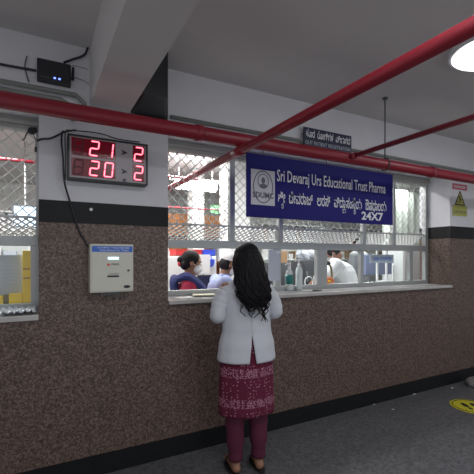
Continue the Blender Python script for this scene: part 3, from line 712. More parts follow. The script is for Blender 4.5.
# kurta
kk = [(0.425, .198, .140, 0, 0), (0.47, .200, .142, 0, 0), (0.60, .196, .138, 0, 0), (0.75, .190, .132, 0, 0), (0.88, .175, .120, 0, 0), (1.0, .155, .105, 0, 0)]
bm = bmesh.new(); loft(bm, interp(kk, 26), 96, f=lambda th, z: 0.022*math.sin(th*11+z*2)*(1.0-z)*1.2+0.010*math.sin(th*5-z*4))
bmesh.ops.remove_doubles(bm, verts=bm.verts, dist=0.0006)
ku = link('kurta', bm, M['print'], wm, True); md = ku.modifiers.new('solid', 'SOLIDIFY'); md.thickness = 0.004; md.offset = 0
for s in (-1, 1):
    bm = bmesh.new(); tube(bm, smooth_path([(s*0.085, 0, 0.80), (s*0.085, 0.01, 0.46), (s*0.085, -0.01, 0.28), (s*0.085, -0.01, 0.10)], 6), [0.095]*2+[0.085]*4+[0.068]*5+[0.062]*4+[0.05]*4, 20)
    link('legging', bm, M['legging'], wm, True)
    sd = bmesh.new(); sh = []
    for i in range(20):
        a = 2*math.pi*i/20; y = math.sin(a); sh.append((s*0.095+math.cos(a)*(0.040+0.006*y), 0.045+y*0.130))
    va = [sd.verts.new((x, y, 0.001)) for x, y in sh]; vb = [sd.verts.new((x, y, 0.018)) for x, y in sh]
    sd.faces.new(va[::-1]); sd.faces.new(vb)
    for i in range(20): sd.faces.new((va[i], va[(i+1) % 20], vb[(i+1) % 20], vb[i]))
    so = link('sandal', sd, M['sandal'], wm)
    sb = bmesh.new(); tube(sb, [(s*0.095+math.cos(a)*0.044, 0.09, 0.018+math.sin(a)*0.062) for a in [math.pi*i/10 for i in range(11)]], 0.006, 6); link('strap', sb, M['sandal'], so, True)
# hair: shell over the skull and back + wavy locks
bm = bmesh.new()
ellip(bm, hc+V((0, -0.018, 0.036)), (0.094, 0.102, 0.093), u=28, v=18)
hk = [(1.17, .070, .022, 0.018, -0.140), (1.25, .100, .038, 0.012, -0.132), (1.33, .114, .058, 0.008, -0.098), (1.42, .104, .075, 0.006, -0.045), (1.50, .094, .092, 0.008, 0.005), (1.545, .080, .085, 0.010, 0.012)]
hh = interp(hk, 24); R = []
for (z, a, b, cx_, cy_) in hh:
    row = []
    for k in range(60):
        th = 2*math.pi*k/60
        e = 1+0.035*math.sin(th*14+math.sin(z*38)*1.5)*min(1, (1.6-z)*3)
        y = cy_+b*e*math.sin(th)
        row.append(bm.verts.new((cx_+a*e*math.cos(th), y, z)))
    R.append(row)
for i in range(len(R)-1):
    for k in range(60): bm.faces.new((R[i][k], R[i][(k+1) % 60], R[i+1][(k+1) % 60], R[i+1][k]))
bm.faces.new(R[0][::-1]); bm.faces.new(R[-1])
hr = link('hair', bm, M['hair'], wm, True)
# keep the face open: trim the shell in front of the brow
me = hr.data
for v in me.vertices:
    if v.co.y > hc.y+0.035 and v.co.z < hc.z+0.060: v.co.y = hc.y+0.035-(v.co.y-hc.y-0.035)*0.3
bm = bmesh.new(); rnd = random.Random(3)
for i in range(92):
    u = (i+0.5)/92; th = math.pi+math.pi*u          # back half
    outer = i % 3 == 0
    zend = 1.125+0.10*rnd.random()+0.07*abs(u-0.6)
    if outer and rnd.random() < 0.6: zend -= 0.06+0.05*rnd.random()
    ph = 2.2*math.sin(i*0.5)+rnd.uniform(-0.6, 0.6); am = rnd.uniform(0.008, 0.017)
    pts = []; rs = []; N = 40; lay = rnd.uniform(0.90, 1.05); drift = rnd.uniform(-0.012, 0.012)
    for k in range(N+1):
        f = k/N; z = 1.555+(zend-1.555)*f
        j = None; zz = min(max(z, 1.17), 1.545); tp = max(0, (z-1.50)/0.06)
        for a_, b_ in zip(hk, hk[1:]):
            if a_[0] <= zz <= b_[0]+1e-6:
                q = (zz-a_[0])/(b_[0]-a_[0]); j = [a_[m]+(b_[m]-a_[m])*q for m in range(1, 5)]
        wv = min(1.5, 0.12+1.4*max(0, (1.40-z)/0.2))
        x = j[2]+((j[0]*(0.97+0.03*lay)+(0.004 if z > 1.45 else 0.0))*(1 if z > 1.42 else lay))*(1-0.25*tp*tp)*math.cos(th)+drift*f*2+am*math.sin(ph+z*64)*wv
        y = j[3]+(j[1]*(lay if z < 1.42 else 1.0)*1.03)*(1-0.25*tp*tp)*math.sin(th)+am*0.6*math.cos(ph+z*64)*wv
        pts.append((x, min(y, -0.126) if z < 1.30 else y, z)); rs.append(0.0088*(1-f*f*0.72))
    tube(bm, pts, rs, 6)
link('hair_locks', bm, M['hair'], hr, True)
link('wrist_paper', B(-0.1, -0.1+0.001, 0, 0.001, 1.3, 1.301), M['coat'], ct) if False else None

# ---------------- staff inside
def staff(label, loc, rz, joints, skin_only_head=True, top='redcloth', hc=None, HRm=None, hairf=None, hat=None, masked=True, extra=None, s=1.0, fat=1.0):
    p = thing('person', label, 'person', loc, rz)
    bm = bmesh.new(); head(bm, hc, HRm, s)
    nb = joints['neck']; cap(bm, nb, 0.052, V(hc)+HRm @ V((0, -0.015, -0.06)), 0.048)
    hip = joints['hip']; ch = joints['chest']
    limb(bm, [hip, (hip+ch)/2, ch, nb], [0.12, 0.105, 0.12, 0.05])
    for sg, arm in ((-1, joints['L']), (1, joints['R'])):
        limb(bm, [ch, arm[0]], [0.08, 0.05]); limb(bm, arm, [0.045, 0.037, 0.027])
        d = (arm[2]-arm[1]).normalized(); hand(bm, arm[2], d, (0, 0.1, -1), 1.0, side=sg, curl=0.4)
        hp = V((sg*0.09, 0, 0)); limb(bm, [hip+hp, V((sg*0.09, 0.02, 0.48)), V((sg*0.09, -0.01, 0.08))], [0.095, 0.06, 0.04]); cap(bm, (sg*0.09, -0.03, 0.04), 0.035, (sg*0.10, 0.13, 0.035), 0.028)
    blob('body', bm, M['skin'], p, 0.009, 3)
    bm = bmesh.new()
    limb(bm, [hip-V((0, 0, 0.1)), (hip+ch)/2, ch, nb-V((0, 0, 0.02))], [0.155*fat, 0.135*fat, 0.15*fat, 0.066*fat])
    for sg, arm in ((-1, joints['L']), (1, joints['R'])):
        limb(bm, [ch, arm[0]], [0.11*fat, 0.072*fat]); limb(bm, [arm[0], arm[1], arm[1]+(arm[2]-arm[1])*0.8], [0.070*fat, 0.068*fat, 0.050*fat])
    tp = blob('shirt', bm, M[top], p, 0.010, 3)
    bm = bmesh.new()
    for sg in (-1, 1): limb(bm, [hip+V((sg*0.09, 0, -0.05)), V((sg*0.09, 0.02, 0.48)), V((sg*0.09, -0.01, 0.13))], [0.115, 0.080, 0.062])
    blob('trousers', bm, M['trouser'], p, 0.012, 2)
    bm = bmesh.new()
    for sg in (-1, 1): cap(bm, (sg*0.09, -0.035, 0.042), 0.040, (sg*0.10, 0.14, 0.038), 0.036)
    blob('shoes', bm, M['sandal'], p, 0.010, 1)
    face(p, hc, HRm, s)
    if masked: mask(p, hc, HRm, s)
    P = lambda x, y, z: V(hc)+(HRm @ V((x, y, z)))*s
    R4 = HRm.to_4x4()
    if hat is None:
        bm = bmesh.new(); ellip(bm, P(0, -0.022, 0.036), (0.088*s, 0.098*s, 0.090*s), R4)
        if hairf == 'bun': ellip(bm, P(0, -0.115, 0.0), (0.042, 0.038, 0.042), R4); ellip(bm, P(0, -0.06, -0.03), (0.075, 0.055, 0.06), R4)
        blob('hair', bm, M['hair'], p, 0.009, 2)
    else:
        bm = bmesh.new(); ellip(bm, P(0, -0.03, -0.005), (0.083*s, 0.080*s, 0.080*s), R4); blob('hair', bm, M['hair'], p, 0.009, 2)
        bm = bmesh.new()
        tube(bm, [P(0, 0.0, 0.045), P(0, -0.01, 0.085), P(0, -0.015, 0.135)], [0.100, 0.106, 0.096], 24)
        link('cap', bm, M['maskm'], p, True, bevel=0.006)
    return p
# A: crimson dress, navy shawl, facing the picture's right
pa = atd(189.0, 264, 3.72)
hcA = V((0, 0.03, 1.452))
A = staff('person in crimson dress and navy shawl wearing a white mask inside the counter', (pa.x, pa.y, 0), math.radians(-108),
      dict(hip=V((0, 0, 0.84)), chest=V((0, 0.0, 1.14)), neck=V((0, 0.01, 1.31)),
           L=[V((-0.15, 0, 1.23)), V((-0.19, 0.02, 0.99)), V((-0.12, 0.22, 1.02))], R=[V((0.15, 0, 1.23)), V((0.20, 0.03, 1.02)), V((0.17, 0.26, 1.10))]),
      top='redcloth', hc=hcA, HRm=rx(-14), hairf='bun')
bm = bmesh.new()
sh = [V((0.09, -0.10, 1.31)), V((0.15, -0.02, 1.335)), V((0.13, 0.11, 1.24)), V((0.08, 0.17, 1.12)), V((0.04, 0.18, 0.98))]
for q in (V((0, 0, 0)), V((-0.03, -0.01, -0.01)), V((0.03, -0.005, -0.02))):
    P_ = smooth_path([x+q for x in sh], 4)
    for a_, b_ in zip(P_, P_[1:]): cap(bm, a_, 0.030, b_, 0.030)
sh2 = [V((-0.05, -0.14, 1.30)), V((0.06, -0.15, 1.25)), V((0.12, -0.13, 1.12)), V((0.16, -0.10, 1.0))]
P_ = smooth_path(sh2, 4)
for a_, b_ in zip(P_, P_[1:]): cap(bm, a_, 0.035, b_, 0.045)
blob('shawl', bm, M['bluecloth'], A, 0.010, 3)
bm = bmesh.new(); ellip(bm, hcA+V((0.0, -0.125, -0.005)), (0.038, 0.018, 0.034)); link('hair_band', bm, M['redbox'], A, True)
# B: pale blue gown, white cap
pb = atd(219, 262, 4.05)
staff('person in pale blue gown with white cap bending behind the counter', (pb.x, pb.y, 0), math.radians(-95),
      dict(hip=V((0, -0.02, 0.86)), chest=V((0, 0.02, 1.16)), neck=V((0, 0.06, 1.31)),
           L=[V((-0.16, 0.02, 1.25)), V((-0.20, 0.06, 1.0)), V((-0.14, 0.28, 1.08))], R=[V((0.16, 0.02, 1.25)), V((0.21, 0.08, 1.0)), V((0.14, 0.30, 1.08))]),
      top='gown', hc=V((0, 0.11, 1.425)), HRm=rx(-26), hat=True)
# C: white shirt leaning to the picture's left
pc = atd(351, 262, 4.62)
C_ = staff('person in white shirt bent forward behind the right service window', (pc.x, pc.y, 0), math.radians(38),
      dict(hip=V((0, -0.02, 0.94)), chest=V((0, 0.12, 1.27)), neck=V((0, 0.20, 1.45)),
           L=[V((-0.15, 0.16, 1.41)), V((-0.27, 0.24, 1.30)), V((-0.24, 0.36, 1.13))], R=[V((0.17, 0.16, 1.38)), V((0.19, 0.36, 1.30)), V((0.14, 0.46, 1.22))]),
      top='wshirt', hc=V((0.03, 0.21, 1.555)), HRm=rx(-50), masked=True, s=1.0, fat=1.25)
pd = atd(359, 262, 6.3)
M['greyshirt'] = mat('pale_grey_shirt', (0.24, 0.25, 0.26), 0.85, bump=0.4, bscale=12)
staff('person in pale grey shirt standing behind the bent person in white', (pd.x, pd.y, 0), math.radians(20),
      dict(hip=V((0, 0, 1.00)), chest=V((0, 0, 1.39)), neck=V((0, 0.01, 1.58)),
           L=[V((-0.18, 0, 1.52)), V((-0.24, 0.02, 1.24)), V((-0.18, 0.22, 1.15))], R=[V((0.18, 0, 1.52)), V((0.24, 0.02, 1.24)), V((0.18, 0.22, 1.15))]),
      top='greyshirt', hc=V((0, 0.02, 1.74)), HRm=rx(-10), masked=True, s=1.0, fat=1.3)

# ================================================================ INSIDE THE PHARMACY
zc_ = at(190, 256, 4.6).z
xa, xb = at(160, 260, 4.6).x, at(217, 260, 4.6).x
t = thing('storage_cabinet', 'low white cabinet behind the two masked people', 'cabinet', ((xa+xb)/2, 4.6, 0)); W2 = (xb-xa)/2
link('cabinet_body', B(-W2, W2, 0.02, 0.40, 0, zc_), M['inner'], t, bevel=0.004)
for a_, b_ in ((-W2+0.01, -0.005), (0.005, W2-0.01)):
    dr = link('cabinet_door', B(a_, b_, 0.0, 0.02, 0.08, zc_-0.02), M['inner'], t); link('handle', B(a_+(0.03 if a_ > -0.1 else b_-a_-0.05), a_+(0.05 if a_ > -0.1 else b_-a_-0.03), -0.02, 0.0, zc_-0.3, zc_-0.16), M['steel'], dr)
def crate(label, px0, px1, m, h, dy):
    a = at(px0, 250, 4.62).x; b = at(px1, 250, 4.62).x; t = thing('storage_crate', label, 'crate', ((a+b)/2, 4.63+dy, zc_+0.001)); W2 = (b-a)/2
    bm = bmesh.new(); box(bm, -W2, W2, 0, 0.012, 0, h); box(bm, -W2, W2, 0.238, 0.25, 0, h); box(bm, -W2, -W2+0.012, 0.012, 0.238, 0, h); box(bm, W2-0.012, W2, 0.012, 0.238, 0, h); box(bm, -W2, W2, 0, 0.25, 0, 0.01)
    link('box_body', bm, M[m], t); bm = bmesh.new(); box(bm, -W2-0.008, W2+0.008, -0.008, 0.258, h-0.015, h); link('lid', bm, M[m], t)
crate('flat red plastic crate on the white cabinet above the person in crimson', 176, 202, 'redbox', 0.085, 0)
crate('flat blue plastic crate beside the red one on the white cabinet', 204.5, 216, 'bluebox', 0.085, 0.02)
a = at(207, 250, 4.52).x; b = at(215.5, 250, 4.52).x; z0 = at(210, 268, 4.52).z; z1 = zc_-0.01
t = thing('blue_bag', 'bright blue cloth bag hanging on the cabinet front beside the white chart', 'bag', (a, 4.53, 0))
bm = bmesh.new(); pr = [(0, z0+0.10), ((b-a)*0.35, z0), ((b-a)*0.85, z0+0.03), (b-a, z1-0.06), ((b-a)*0.9, z1-0.03), (0.01, z1-0.03)]; prism(bm, pr, 0, 0.045); link('bag_body', bm, M['bluebox'], t, bevel=0.01)
bm = bmesh.new(); tube(bm, smooth_path([((b-a)*0.2, 0.022, z1-0.04), ((b-a)*0.3, 0.04, z1+0.01), ((b-a)*0.6, 0.04, z1+0.01), ((b-a)*0.75, 0.022, z1-0.04)], 5), 0.006, 6); link('handle', bm, M['bluebox'], t, True)

def onbox(name, label, cat, px0, px1, py0, py1, Y, depth, m, parts=None, group=None, foot=None):
    a = at(px0, py1, Y); b = at(px1, py1, Y); ztop = at((px0+px1)/2, py0, Y).z; zb = a.z if foot is None else foot
    t = thing(name, label, cat, ((a.x+b.x)/2, Y, zb), group=group); W2 = (b.x-a.x)/2; H = ztop-zb
    link('box_body', B(-W2, W2, 0, depth, 0, H), M[m], t, bevel=0.004)
    return t, W2, H
# white notice sheet standing between the two people
a = at(197.5, 274, 4.47); b = at(210, 274, 4.47); zt = at(203, 254.5, 4.47).z
t = thing('paper_chart', 'tall white chart on a stand between the two masked people', 'chart', ((a.x+b.x)/2, 4.47, 0)); W2 = (b.x-a.x)/2
link('sheet', B(-W2, W2, -0.004, 0.0, a.z, zt), M['paper'], t); link('backing', B(-W2, W2, 0.0, 0.012, a.z, zt), M['dgrey'], t)
bm = bmesh.new(); tube(bm, [(0, 0.02, 0.02), (0, 0.02, a.z+0.1)], 0.012, 10); cyl(bm, (0, -0.01, 0.011), 0.11, 0.02); link('stand', bm, M['steel'], t)
# monitor
t = thing('computer_monitor', 'dark computer monitor behind the counter between the two masked people', 'monitor', (at(204.5, 280, 4.15).x, 4.15, 1.14-0.0))
z0, z1 = at(204, 291, 4.15).z-1.14, at(204, 275, 4.15).z-1.14; W2 = 0.09
link('screen_panel', B(-W2, W2, -0.02, 0.02, z0+0.0, z1), M['black'], t, bevel=0.004)
link('bezel', B(-W2+0.01, W2-0.01, -0.023, -0.02, z0+0.012, z1-0.012), M['navy'], t)
bm = bmesh.new(); cyl(bm, (0, 0.03, -0.115), 0.07, 0.012); tube(bm, [(0, 0.03, -0.11), (0, 0.03, z0+0.05)], 0.014, 10); link('stand', bm, M['black'], t)
t2 = thing('desk', 'small dark desk under the computer monitor inside the pharmacy', 'desk', (at(204.5, 280, 4.15).x, 4.12, 0))
link('desk_top', B(-0.2, 0.2, -0.12, 0.16, 0.99, 1.019), M['wood'], t2)
for sx in (-0.18, 0.18):
    for sy in (-0.10, 0.14): link('leg', B(sx-0.015, sx+0.015, sy-0.015, sy+0.015, 0, 0.99), M['steel'], t2)
# open ledger + paper on sill
p = at(207, 292, 3.14)
def flat(name, label, cat, px, Y, w, d, h, rz, m, z=1.18, group=None):
    t = thing(name, label, cat, (at(px, 250, Y).x, Y, z), rz, group)
    link('cover', B(-w/2, w/2, -d/2, d/2, 0.001, h), M[m], t); return t
t = flat('ledger', 'open notebook with cream pages on the sill left of the woman', 'notebook', 203.5, 2.92, 0.20, 0.15, 0.006, -0.3, 'black')
bm = bmesh.new(); box(bm, -0.092, -0.002, -0.068, 0.068, 0.006, 0.013); box(bm, 0.002, 0.092, -0.068, 0.068, 0.006, 0.013); link('pages', bm, mat('cream_page', (0.68, 0.66, 0.50), 0.8), t)
flat('paper_slip', 'flat white prescription slip on the sill in front of the person in crimson', 'paper', 185, 2.85, 0.14, 0.10, 0.003, 0.2, 'paper')
flat('paper_slip', 'thin grey paper slip on the sill just left of the bottles', 'paper', 286, 2.88, 0.09, 0.06, 0.003, 0.1, 'greypaper')
flat('paper_slip', 'small white paper slip lying on the sill right of the bottles', 'paper', 307, 2.92, 0.10, 0.07, 0.003, -0.2, 'paper')
t = thing('pen', 'dark pen lying on the sill before the wide aluminium post', 'pen', (at(318, 288, 2.84).x, 2.84, 1.186), 0.1)
bm = bmesh.new(); tube(bm, [(-0.07, 0, 0), (0.05, 0, 0)], 0.005, 10); link('barrel', bm, M['black'], t, True); bm = bmesh.new(); tube(bm, [(0.05, 0, 0), (0.068, 0, 0)], [0.005, 0.001], 10); link('tip', bm, M['steel'], t)
# bottles
def bottle(label, px, Y, h, r, liquid, lab):
    t = thing('sanitizer_bottle', label, 'bottle', (at(px, 280, Y).x, Y, 1.18), group='sanitizer bottles on the sill')
    bm = bmesh.new(); prof = [(0.0, r*0.96), (0.02, r), (h*0.60, r), (h*0.70, r*0.85), (h*0.76, r*0.42), (h*0.80, r*0.40)]
    rings = []
    for z, q in prof: rings.append([bm.verts.new((q*math.cos(2*math.pi*k/24), q*math.sin(2*math.pi*k/24), z+0.001)) for k in range(24)])
    for i in range(len(rings)-1):
        for k in range(24): bm.faces.new((rings[i][k], rings[i][(k+1) % 24], rings[i+1][(k+1) % 24], rings[i+1][k]))
    bm.faces.new(rings[0][::-1]); bm.faces.new(rings[-1]); link('bottle_body', bm, M[liquid], t, True)
    bm = bmesh.new(); cyl(bm, (0, 0, h*0.82), r*0.45, h*0.06); tube(bm, [(0, 0, h*0.84), (0, 0, h*0.97)], r*0.16, 8); link('pump_cap', bm, M['white'], t)
    bm = bmesh.new(); tube(bm, smooth_path([(0, 0, h*0.97), (-r*0.5, 0, h*0.985), (-r*1.4, 0, h*0.93)], 4), r*0.17, 8); ellip(bm, (0, 0, h*0.975), (r*0.4, r*0.4, r*0.25)); link('pump_nozzle', bm, M['white'], t, True)
    if lab:
        bm = bmesh.new(); tube(bm, [(0, 0, h*0.24), (0, 0, h*0.58)], r*1.02, 24); link('bottle_label', bm, M[lab], t, True)
bottle('pump bottle with teal label on the sill beside the woman', 289.3, 3.0, 0.27, 0.036, 'clearp', 'teal')
bottle('plain translucent pump bottle on the sill, right of the teal labelled one', 299.0, 3.0, 0.31, 0.034, 'clearp', None)
# notice sheet taped at mullion
a = at(268.5, 281, FY-0.025); b = at(279.5, 281, FY-0.025); zt = at(274, 250, FY-0.025).z
t = thing('notice_sheet', 'pale notice sheet taped to window post behind the woman', 'notice', (a.x, FY-0.027, a.z))
link('sheet', B(0, b.x-a.x, -0.001, 0.004, 0, zt-a.z), M['greypaper'], t); link('tape', B((b.x-a.x)*0.75, (b.x-a.x)*1.15, -0.002, -0.001, zt-a.z-0.03, zt-a.z-0.015), M['paper'], t)
# behind the bottles: dark cabinet, cardboard box, plastic bag
t, W2, H = onbox('steel_cabinet', 'dark grey steel cabinet standing behind the sill bottles', 'cabinet', 262, 288, 263, 300, 4.15, 0.3, 'dgrey', foot=0.0)
link('cabinet_door', B(-W2+0.02, W2-0.02, -0.012, 0, 0.06, H-0.04), M['dgrey'], t); link('handle', B(W2-0.07, W2-0.05, -0.03, -0.012, H-0.3, H-0.15), M['steel'], t)
HZ1 = 0+H
t, W2, H = onbox('cardboard_box', 'orange brown cardboard box on the dark grey cabinet', 'box', 281, 287.5, 251, 263, 4.18, 0.22, 'card', foot=HZ1+0.001)
t, W2, H = onbox('steel_cabinet', 'tall dark cabinet left of the wide aluminium post', 'cabinet', 303, 322, 261, 300, 4.35, 0.3, 'dgrey', foot=0.0)
link('cabinet_door', B(-W2+0.02, W2-0.02, -0.012, 0, 0.06, H-0.04), M['dgrey'], t); link('handle', B(-W2+0.05, -W2+0.07, -0.03, -0.012, H-0.3, H-0.15), M['steel'], t)
zc = H
p = at(307, 257, 4.48)
bm = bmesh.new(); bmesh.ops.create_icosphere(bm, subdivisions=4, radius=1)
for v in bm.verts:
    c = v.co; k = 1+0.16*math.sin(c.x*9+c.z*4)*math.cos(c.y*7+c.x*3)+0.08*math.sin(c.z*21+c.x*13)
    v.co = Vector((c.x*0.19*k, c.y*0.12*k, max(c.z*k, -0.65)*0.115))
for v in bm.verts: v.co += Vector((p.x, p.y, zc+0.079))
tag(link('plastic_bag', bm, mat('shiny_plastic_film', (0.55, 0.60, 0.66), 0.15, noise=0.3), None, True), 'crumpled shiny plastic bag on the tall dark cabinet', 'bag')
# ring file behind glass (curved shiny thing)
bm = bmesh.new(); q = at(309, 281, 3.20)
tube(bm, [(q.x+math.cos(a)*0.055, 3.20, 1.18+0.062+math.sin(a)*0.055) for a in [2*math.pi*i/28 for i in range(29)]], 0.007, 8, False)
tag(link('tape_roll', bm, M['clearp'], None, True), 'clear tape ring standing on the sill right of the bottles', 'tape')
# orange pouch + dark strap near person C
p = at(329, 287, 3.22); t = thing('orange_pouch', 'small orange printed pouch at the lower left of the glazed window', 'pouch', (p.x, 3.22, 1.18))
bm = bmesh.new(); ellip(bm, (0, 0, 0.055), (0.075, 0.03, 0.054)); link('pouch_body', bm, M['orange'], t, True); bm = bmesh.new(); ellip(bm, (-0.02, -0.028, 0.06), (0.02, 0.006, 0.012)); link('print_patch', bm, M['yellow'], t, True)
p = at(326, 263, 3.3); t = thing('barcode_scanner', 'black handheld scanner on olive stand by the glazed window', 'scanner', (p.x, 3.27, 1.18))
bm = bmesh.new(); ellip(bm, (0, 0, p.z-1.18), (0.035, 0.03, 0.026)); link('scanner_head', bm, M['black'], t, True)
bm = bmesh.new(); tube(bm, smooth_path([(0.01, 0, p.z-1.19), (0.05, 0, p.z-1.24), (0.06, 0, 0.05), (0.045, 0, 0.015)], 5), 0.012, 10); cyl(bm, (0.045, 0, 0.008), 0.045, 0.014); link('stand', bm, M['olive'], t, True)
# hatch sign on white posts
Yq = 3.16
a = at(370, 263, Yq); b = at(393.5, 263, Yq); zt = at(370, 254.5, Yq).z
t = thing('counter_sign', 'grey blue CASH COUNTER sign on white posts behind the glass', 'sign', (a.x, Yq, 1.18)); W_ = b.x-a.x; za = a.z-1.18; zb_ = zt-1.18
link('plate', B(0, W_, -0.004, 0.004, za, zb_), M['greypaper'], t, bevel=0.003)
text('lettering', 'CASH COUNTER', M['kblue'], t, W_*0.1, W_*0.9, -0.006, za+(zb_-za)*0.28, za+(zb_-za)*0.72, 0.03)
for px, py0, py1 in ((378.3, 250.5, 281), (387.6, 250.5, 275), (363.6, 265, 281), (394.2, 265, 280)):
    x = at(px, 260, Yq).x-a.x; zz1 = at(px, py0, Yq).z-1.18
    link('post', B(x-0.012, x+0.012, 0.006, 0.028, 0.0, zz1), M['paper'], t, bevel=0.003)
link('foot_bar', B(at(363, 260, Yq).x-a.x-0.02, at(395, 260, Yq).x-a.x+0.02, 0.006, 0.05, 0.0, 0.012), M['paper'], t)
flat('paper_stack', 'white stack of papers on sill behind the glass near the sign posts', 'paper stack', 385, 3.105, 0.20, 0.08, 0.05, 0, 'paper')
# white cabinet at the right end
a = at(397, 285, 3.9); b = at(409, 285, 3.9)
t, W2, H = onbox('steel_cabinet', 'white steel cabinet seen at right end behind the glass', 'cabinet', 403, 432, 249, 300, 3.95, 0.4, 'inner', foot=0.0)
link('cabinet_door', B(-W2+0.02, W2-0.02, -0.012, 0, 0.06, H-0.04), M['paper'], t); link('handle', B(-W2+0.05, -W2+0.07, -0.03, -0.012, H-0.3, H-0.15), M['steel'], t)
t, W2, H = onbox('office_chair', 'grey office chair back behind the sign', 'chair', 366, 392, 255, 275, 4.0, 0.07, 'gown')
link('seat', B(-W2, W2, -0.42, 0, -0.45, -0.38), M['dgrey'], t, bevel=0.01)
zf = t.location.z; bm = bmesh.new(); tube(bm, [(0, -0.2, -0.45), (0, -0.2, -zf+0.08)], 0.025, 10); link('column', bm, M['steel'], t)
link('back_support', B(-0.03, 0.03, 0.02, 0.05, -0.42, 0.0), M['steel'], t)
for k in range(5):
    a_ = 2*math.pi*k/5; bm = bmesh.new(); tube(bm, [(0, -0.2, -zf+0.09), (0.26*math.cos(a_), -0.2+0.26*math.sin(a_), -zf+0.03)], [0.02, 0.014], 8); ellip(bm, (0.26*math.cos(a_), -0.2+0.26*math.sin(a_), -zf+0.026), (0.025,)*3); link('leg', bm, M['black'], t, True)
# shelving with wood shelves in the back left
WOODX = []
def shelf_unit(label, px0, px1, Y, ztop, m, boxes, seed, lvls=(0.1, 0.55, 1.0, 1.45, 1.9), grp=''):
    a = at(px0, 250, Y).x; b = at(px1, 250, Y).x; W = b-a
    t = thing('medicine_shelf', label, 'shelf', (a, Y, 0))
    link('side_panel', B(0, 0.03, 0, 0.35, 0, ztop), M[m], t); link('side_panel', B(W-0.03, W, 0, 0.35, 0, ztop), M[m], t)
    link('back_panel', B(0.03, W-0.03, 0.34, 0.35, 0, ztop), M[m], t)
    for z in list(lvls)+[ztop-0.03]:
        link('shelf_board', B(0.03, W-0.03, 0, 0.34, z, z+0.025), M[m], t)
    if m == 'wood':
        for q in range(4): 
            dr = link('cabinet_door', B(0.03+(W-0.06)*q/4+0.004, 0.03+(W-0.06)*(q+1)/4-0.004, -0.018, -0.001, 1.90, ztop), M[m], t); link('handle', B(0.03+(W-0.06)*(q+0.5)/4-0.03, 0.03+(W-0.06)*(q+0.5)/4+0.03, -0.035, -0.018, 1.93, 1.945), M['steel'], dr)
    rnd = random.Random(seed); cols = ['paper', 'greypaper', 'card', 'paper', 'greypaper', 'paper', 'card', 'paper'] if grp != 'the white shelf at the left' else ['paper', 'greypaper', 'paper']
    names = {'paper': 'white', 'greypaper': 'pale grey', 'card': 'brown', 'kblue': 'blue', 'redbox': 'red', 'greenp': 'green'}
    for li, z in enumerate(lvls):
        if z < 1.3: continue
        x = 0.05
        while x < W-0.2:
            bw = rnd.uniform(0.10, 0.20); bh = rnd.uniform(0.12, 0.28); nxt = min([q for q in list(lvls)+[ztop-0.03] if q > z+0.01]); bh = min(bh, nxt-z-0.04); mm = rnd.choice(cols)
            if bh > 0.05 and rnd.random() < boxes:
                o = link('medicine_box', B(a+x, a+x+bw, Y+0.03, Y+0.27, z+0.0255, z+0.025+bh), M[mm], None, bevel=0.003)
                tag(o, names[mm]+' medicine carton in '+grp, 'box', names[mm]+' cartons in '+grp)
            x += bw+rnd.uniform(0.01, 0.05)
shelf_unit('orange brown wooden medicine shelf seen through grille left of signboard', 150, 229.5, 6.3, 2.28, 'wood', 0.75, 1, lvls=(0.1, 0.55, 1.0, 1.42), grp='the wooden shelf')
shelf_unit('white medicine shelf at the back behind the blue signboard', 262, 322, 7.2, 2.3, 'inner', 0.9, 2, grp='the white shelf behind the signboard')
shelf_unit('white medicine shelf at the back behind right half of the grille', 330, 392, 7.4, 2.3, 'inner', 0.9, 5, grp='the white shelf at the right')
shelf_unit('white medicine shelf seen through the left window grille', -30, 30, 6.4, 2.2, 'inner', 0.9, 9, grp='the white shelf at the left')
# white pillars
a = at(193, 250, 5.6).x; b = at(204, 250, 5.6).x; struct(link('trim_5', B(a, b, 5.6, 5.85, 0, CZ-0.001), M['inner']))
a = at(230.5, 250, 4.6).x; b = at(250, 250, 4.6).x; struct(link('trim_6', B(a, b, 4.6, 4.95, 0, CZ-0.001), M['inner']))
# green framed poster on wood shelf side
p = at(218, 208, 5.5); t = thing('green_poster', 'green and white poster seen through the grille above the wooden shelf', 'poster', (at(210.5, 210, 5.55).x, 5.55, at(210.5, 213, 5.55).z))
wq = at(226, 210, 5.55).x-at(210.5, 210, 5.55).x; hq = at(210.5, 205, 5.55).z-at(210.5, 213, 5.55).z
link('sheet', B(0, wq, 0, 0.01, 0, hq), M['greenp'], t); link('white_band', B(0, wq, -0.003, 0, hq*0.35, hq*0.6), M['paper'], t)
bm = bmesh.new(); 
for x in (0.03, wq-0.03): tube(bm, [(x, 0.005, hq), (x, 0.005, CZ-t.location.z-0.002)], 0.003, 6)
link('hanging_cord', bm, M['dgrey'], t)
# red bar in front of shelf
a = at(150, 211, 5.3); b = at(229, 211, 5.3); bm = bmesh.new(); tube(bm, [(a.x, 5.3, 2.25), (b.x, 5.3, 2.25)], 0.012, 10)
for x in (a.x+0.1, b.x-0.1): tube(bm, [(x, 5.3, 2.25), (x, 5.3, CZ-0.002)], 0.006, 8)
tag(link('hanging_rail', bm, M['red'], None, True), 'thin red rail hanging across the pharmacy in front of wooden shelf', 'rail')
# inner red crossing pipe
p = at(170, 180, 4.4); bm = bmesh.new(); tube(bm, [(-2.8, 4.7, 2.56), (1.9, 4.7, 2.56)], 0.018, 14); tag(link('inner_sprinkler_pipe', bm, M['red'], None, True), 'red pipe inside the pharmacy crossing behind the grille at left', 'pipe')
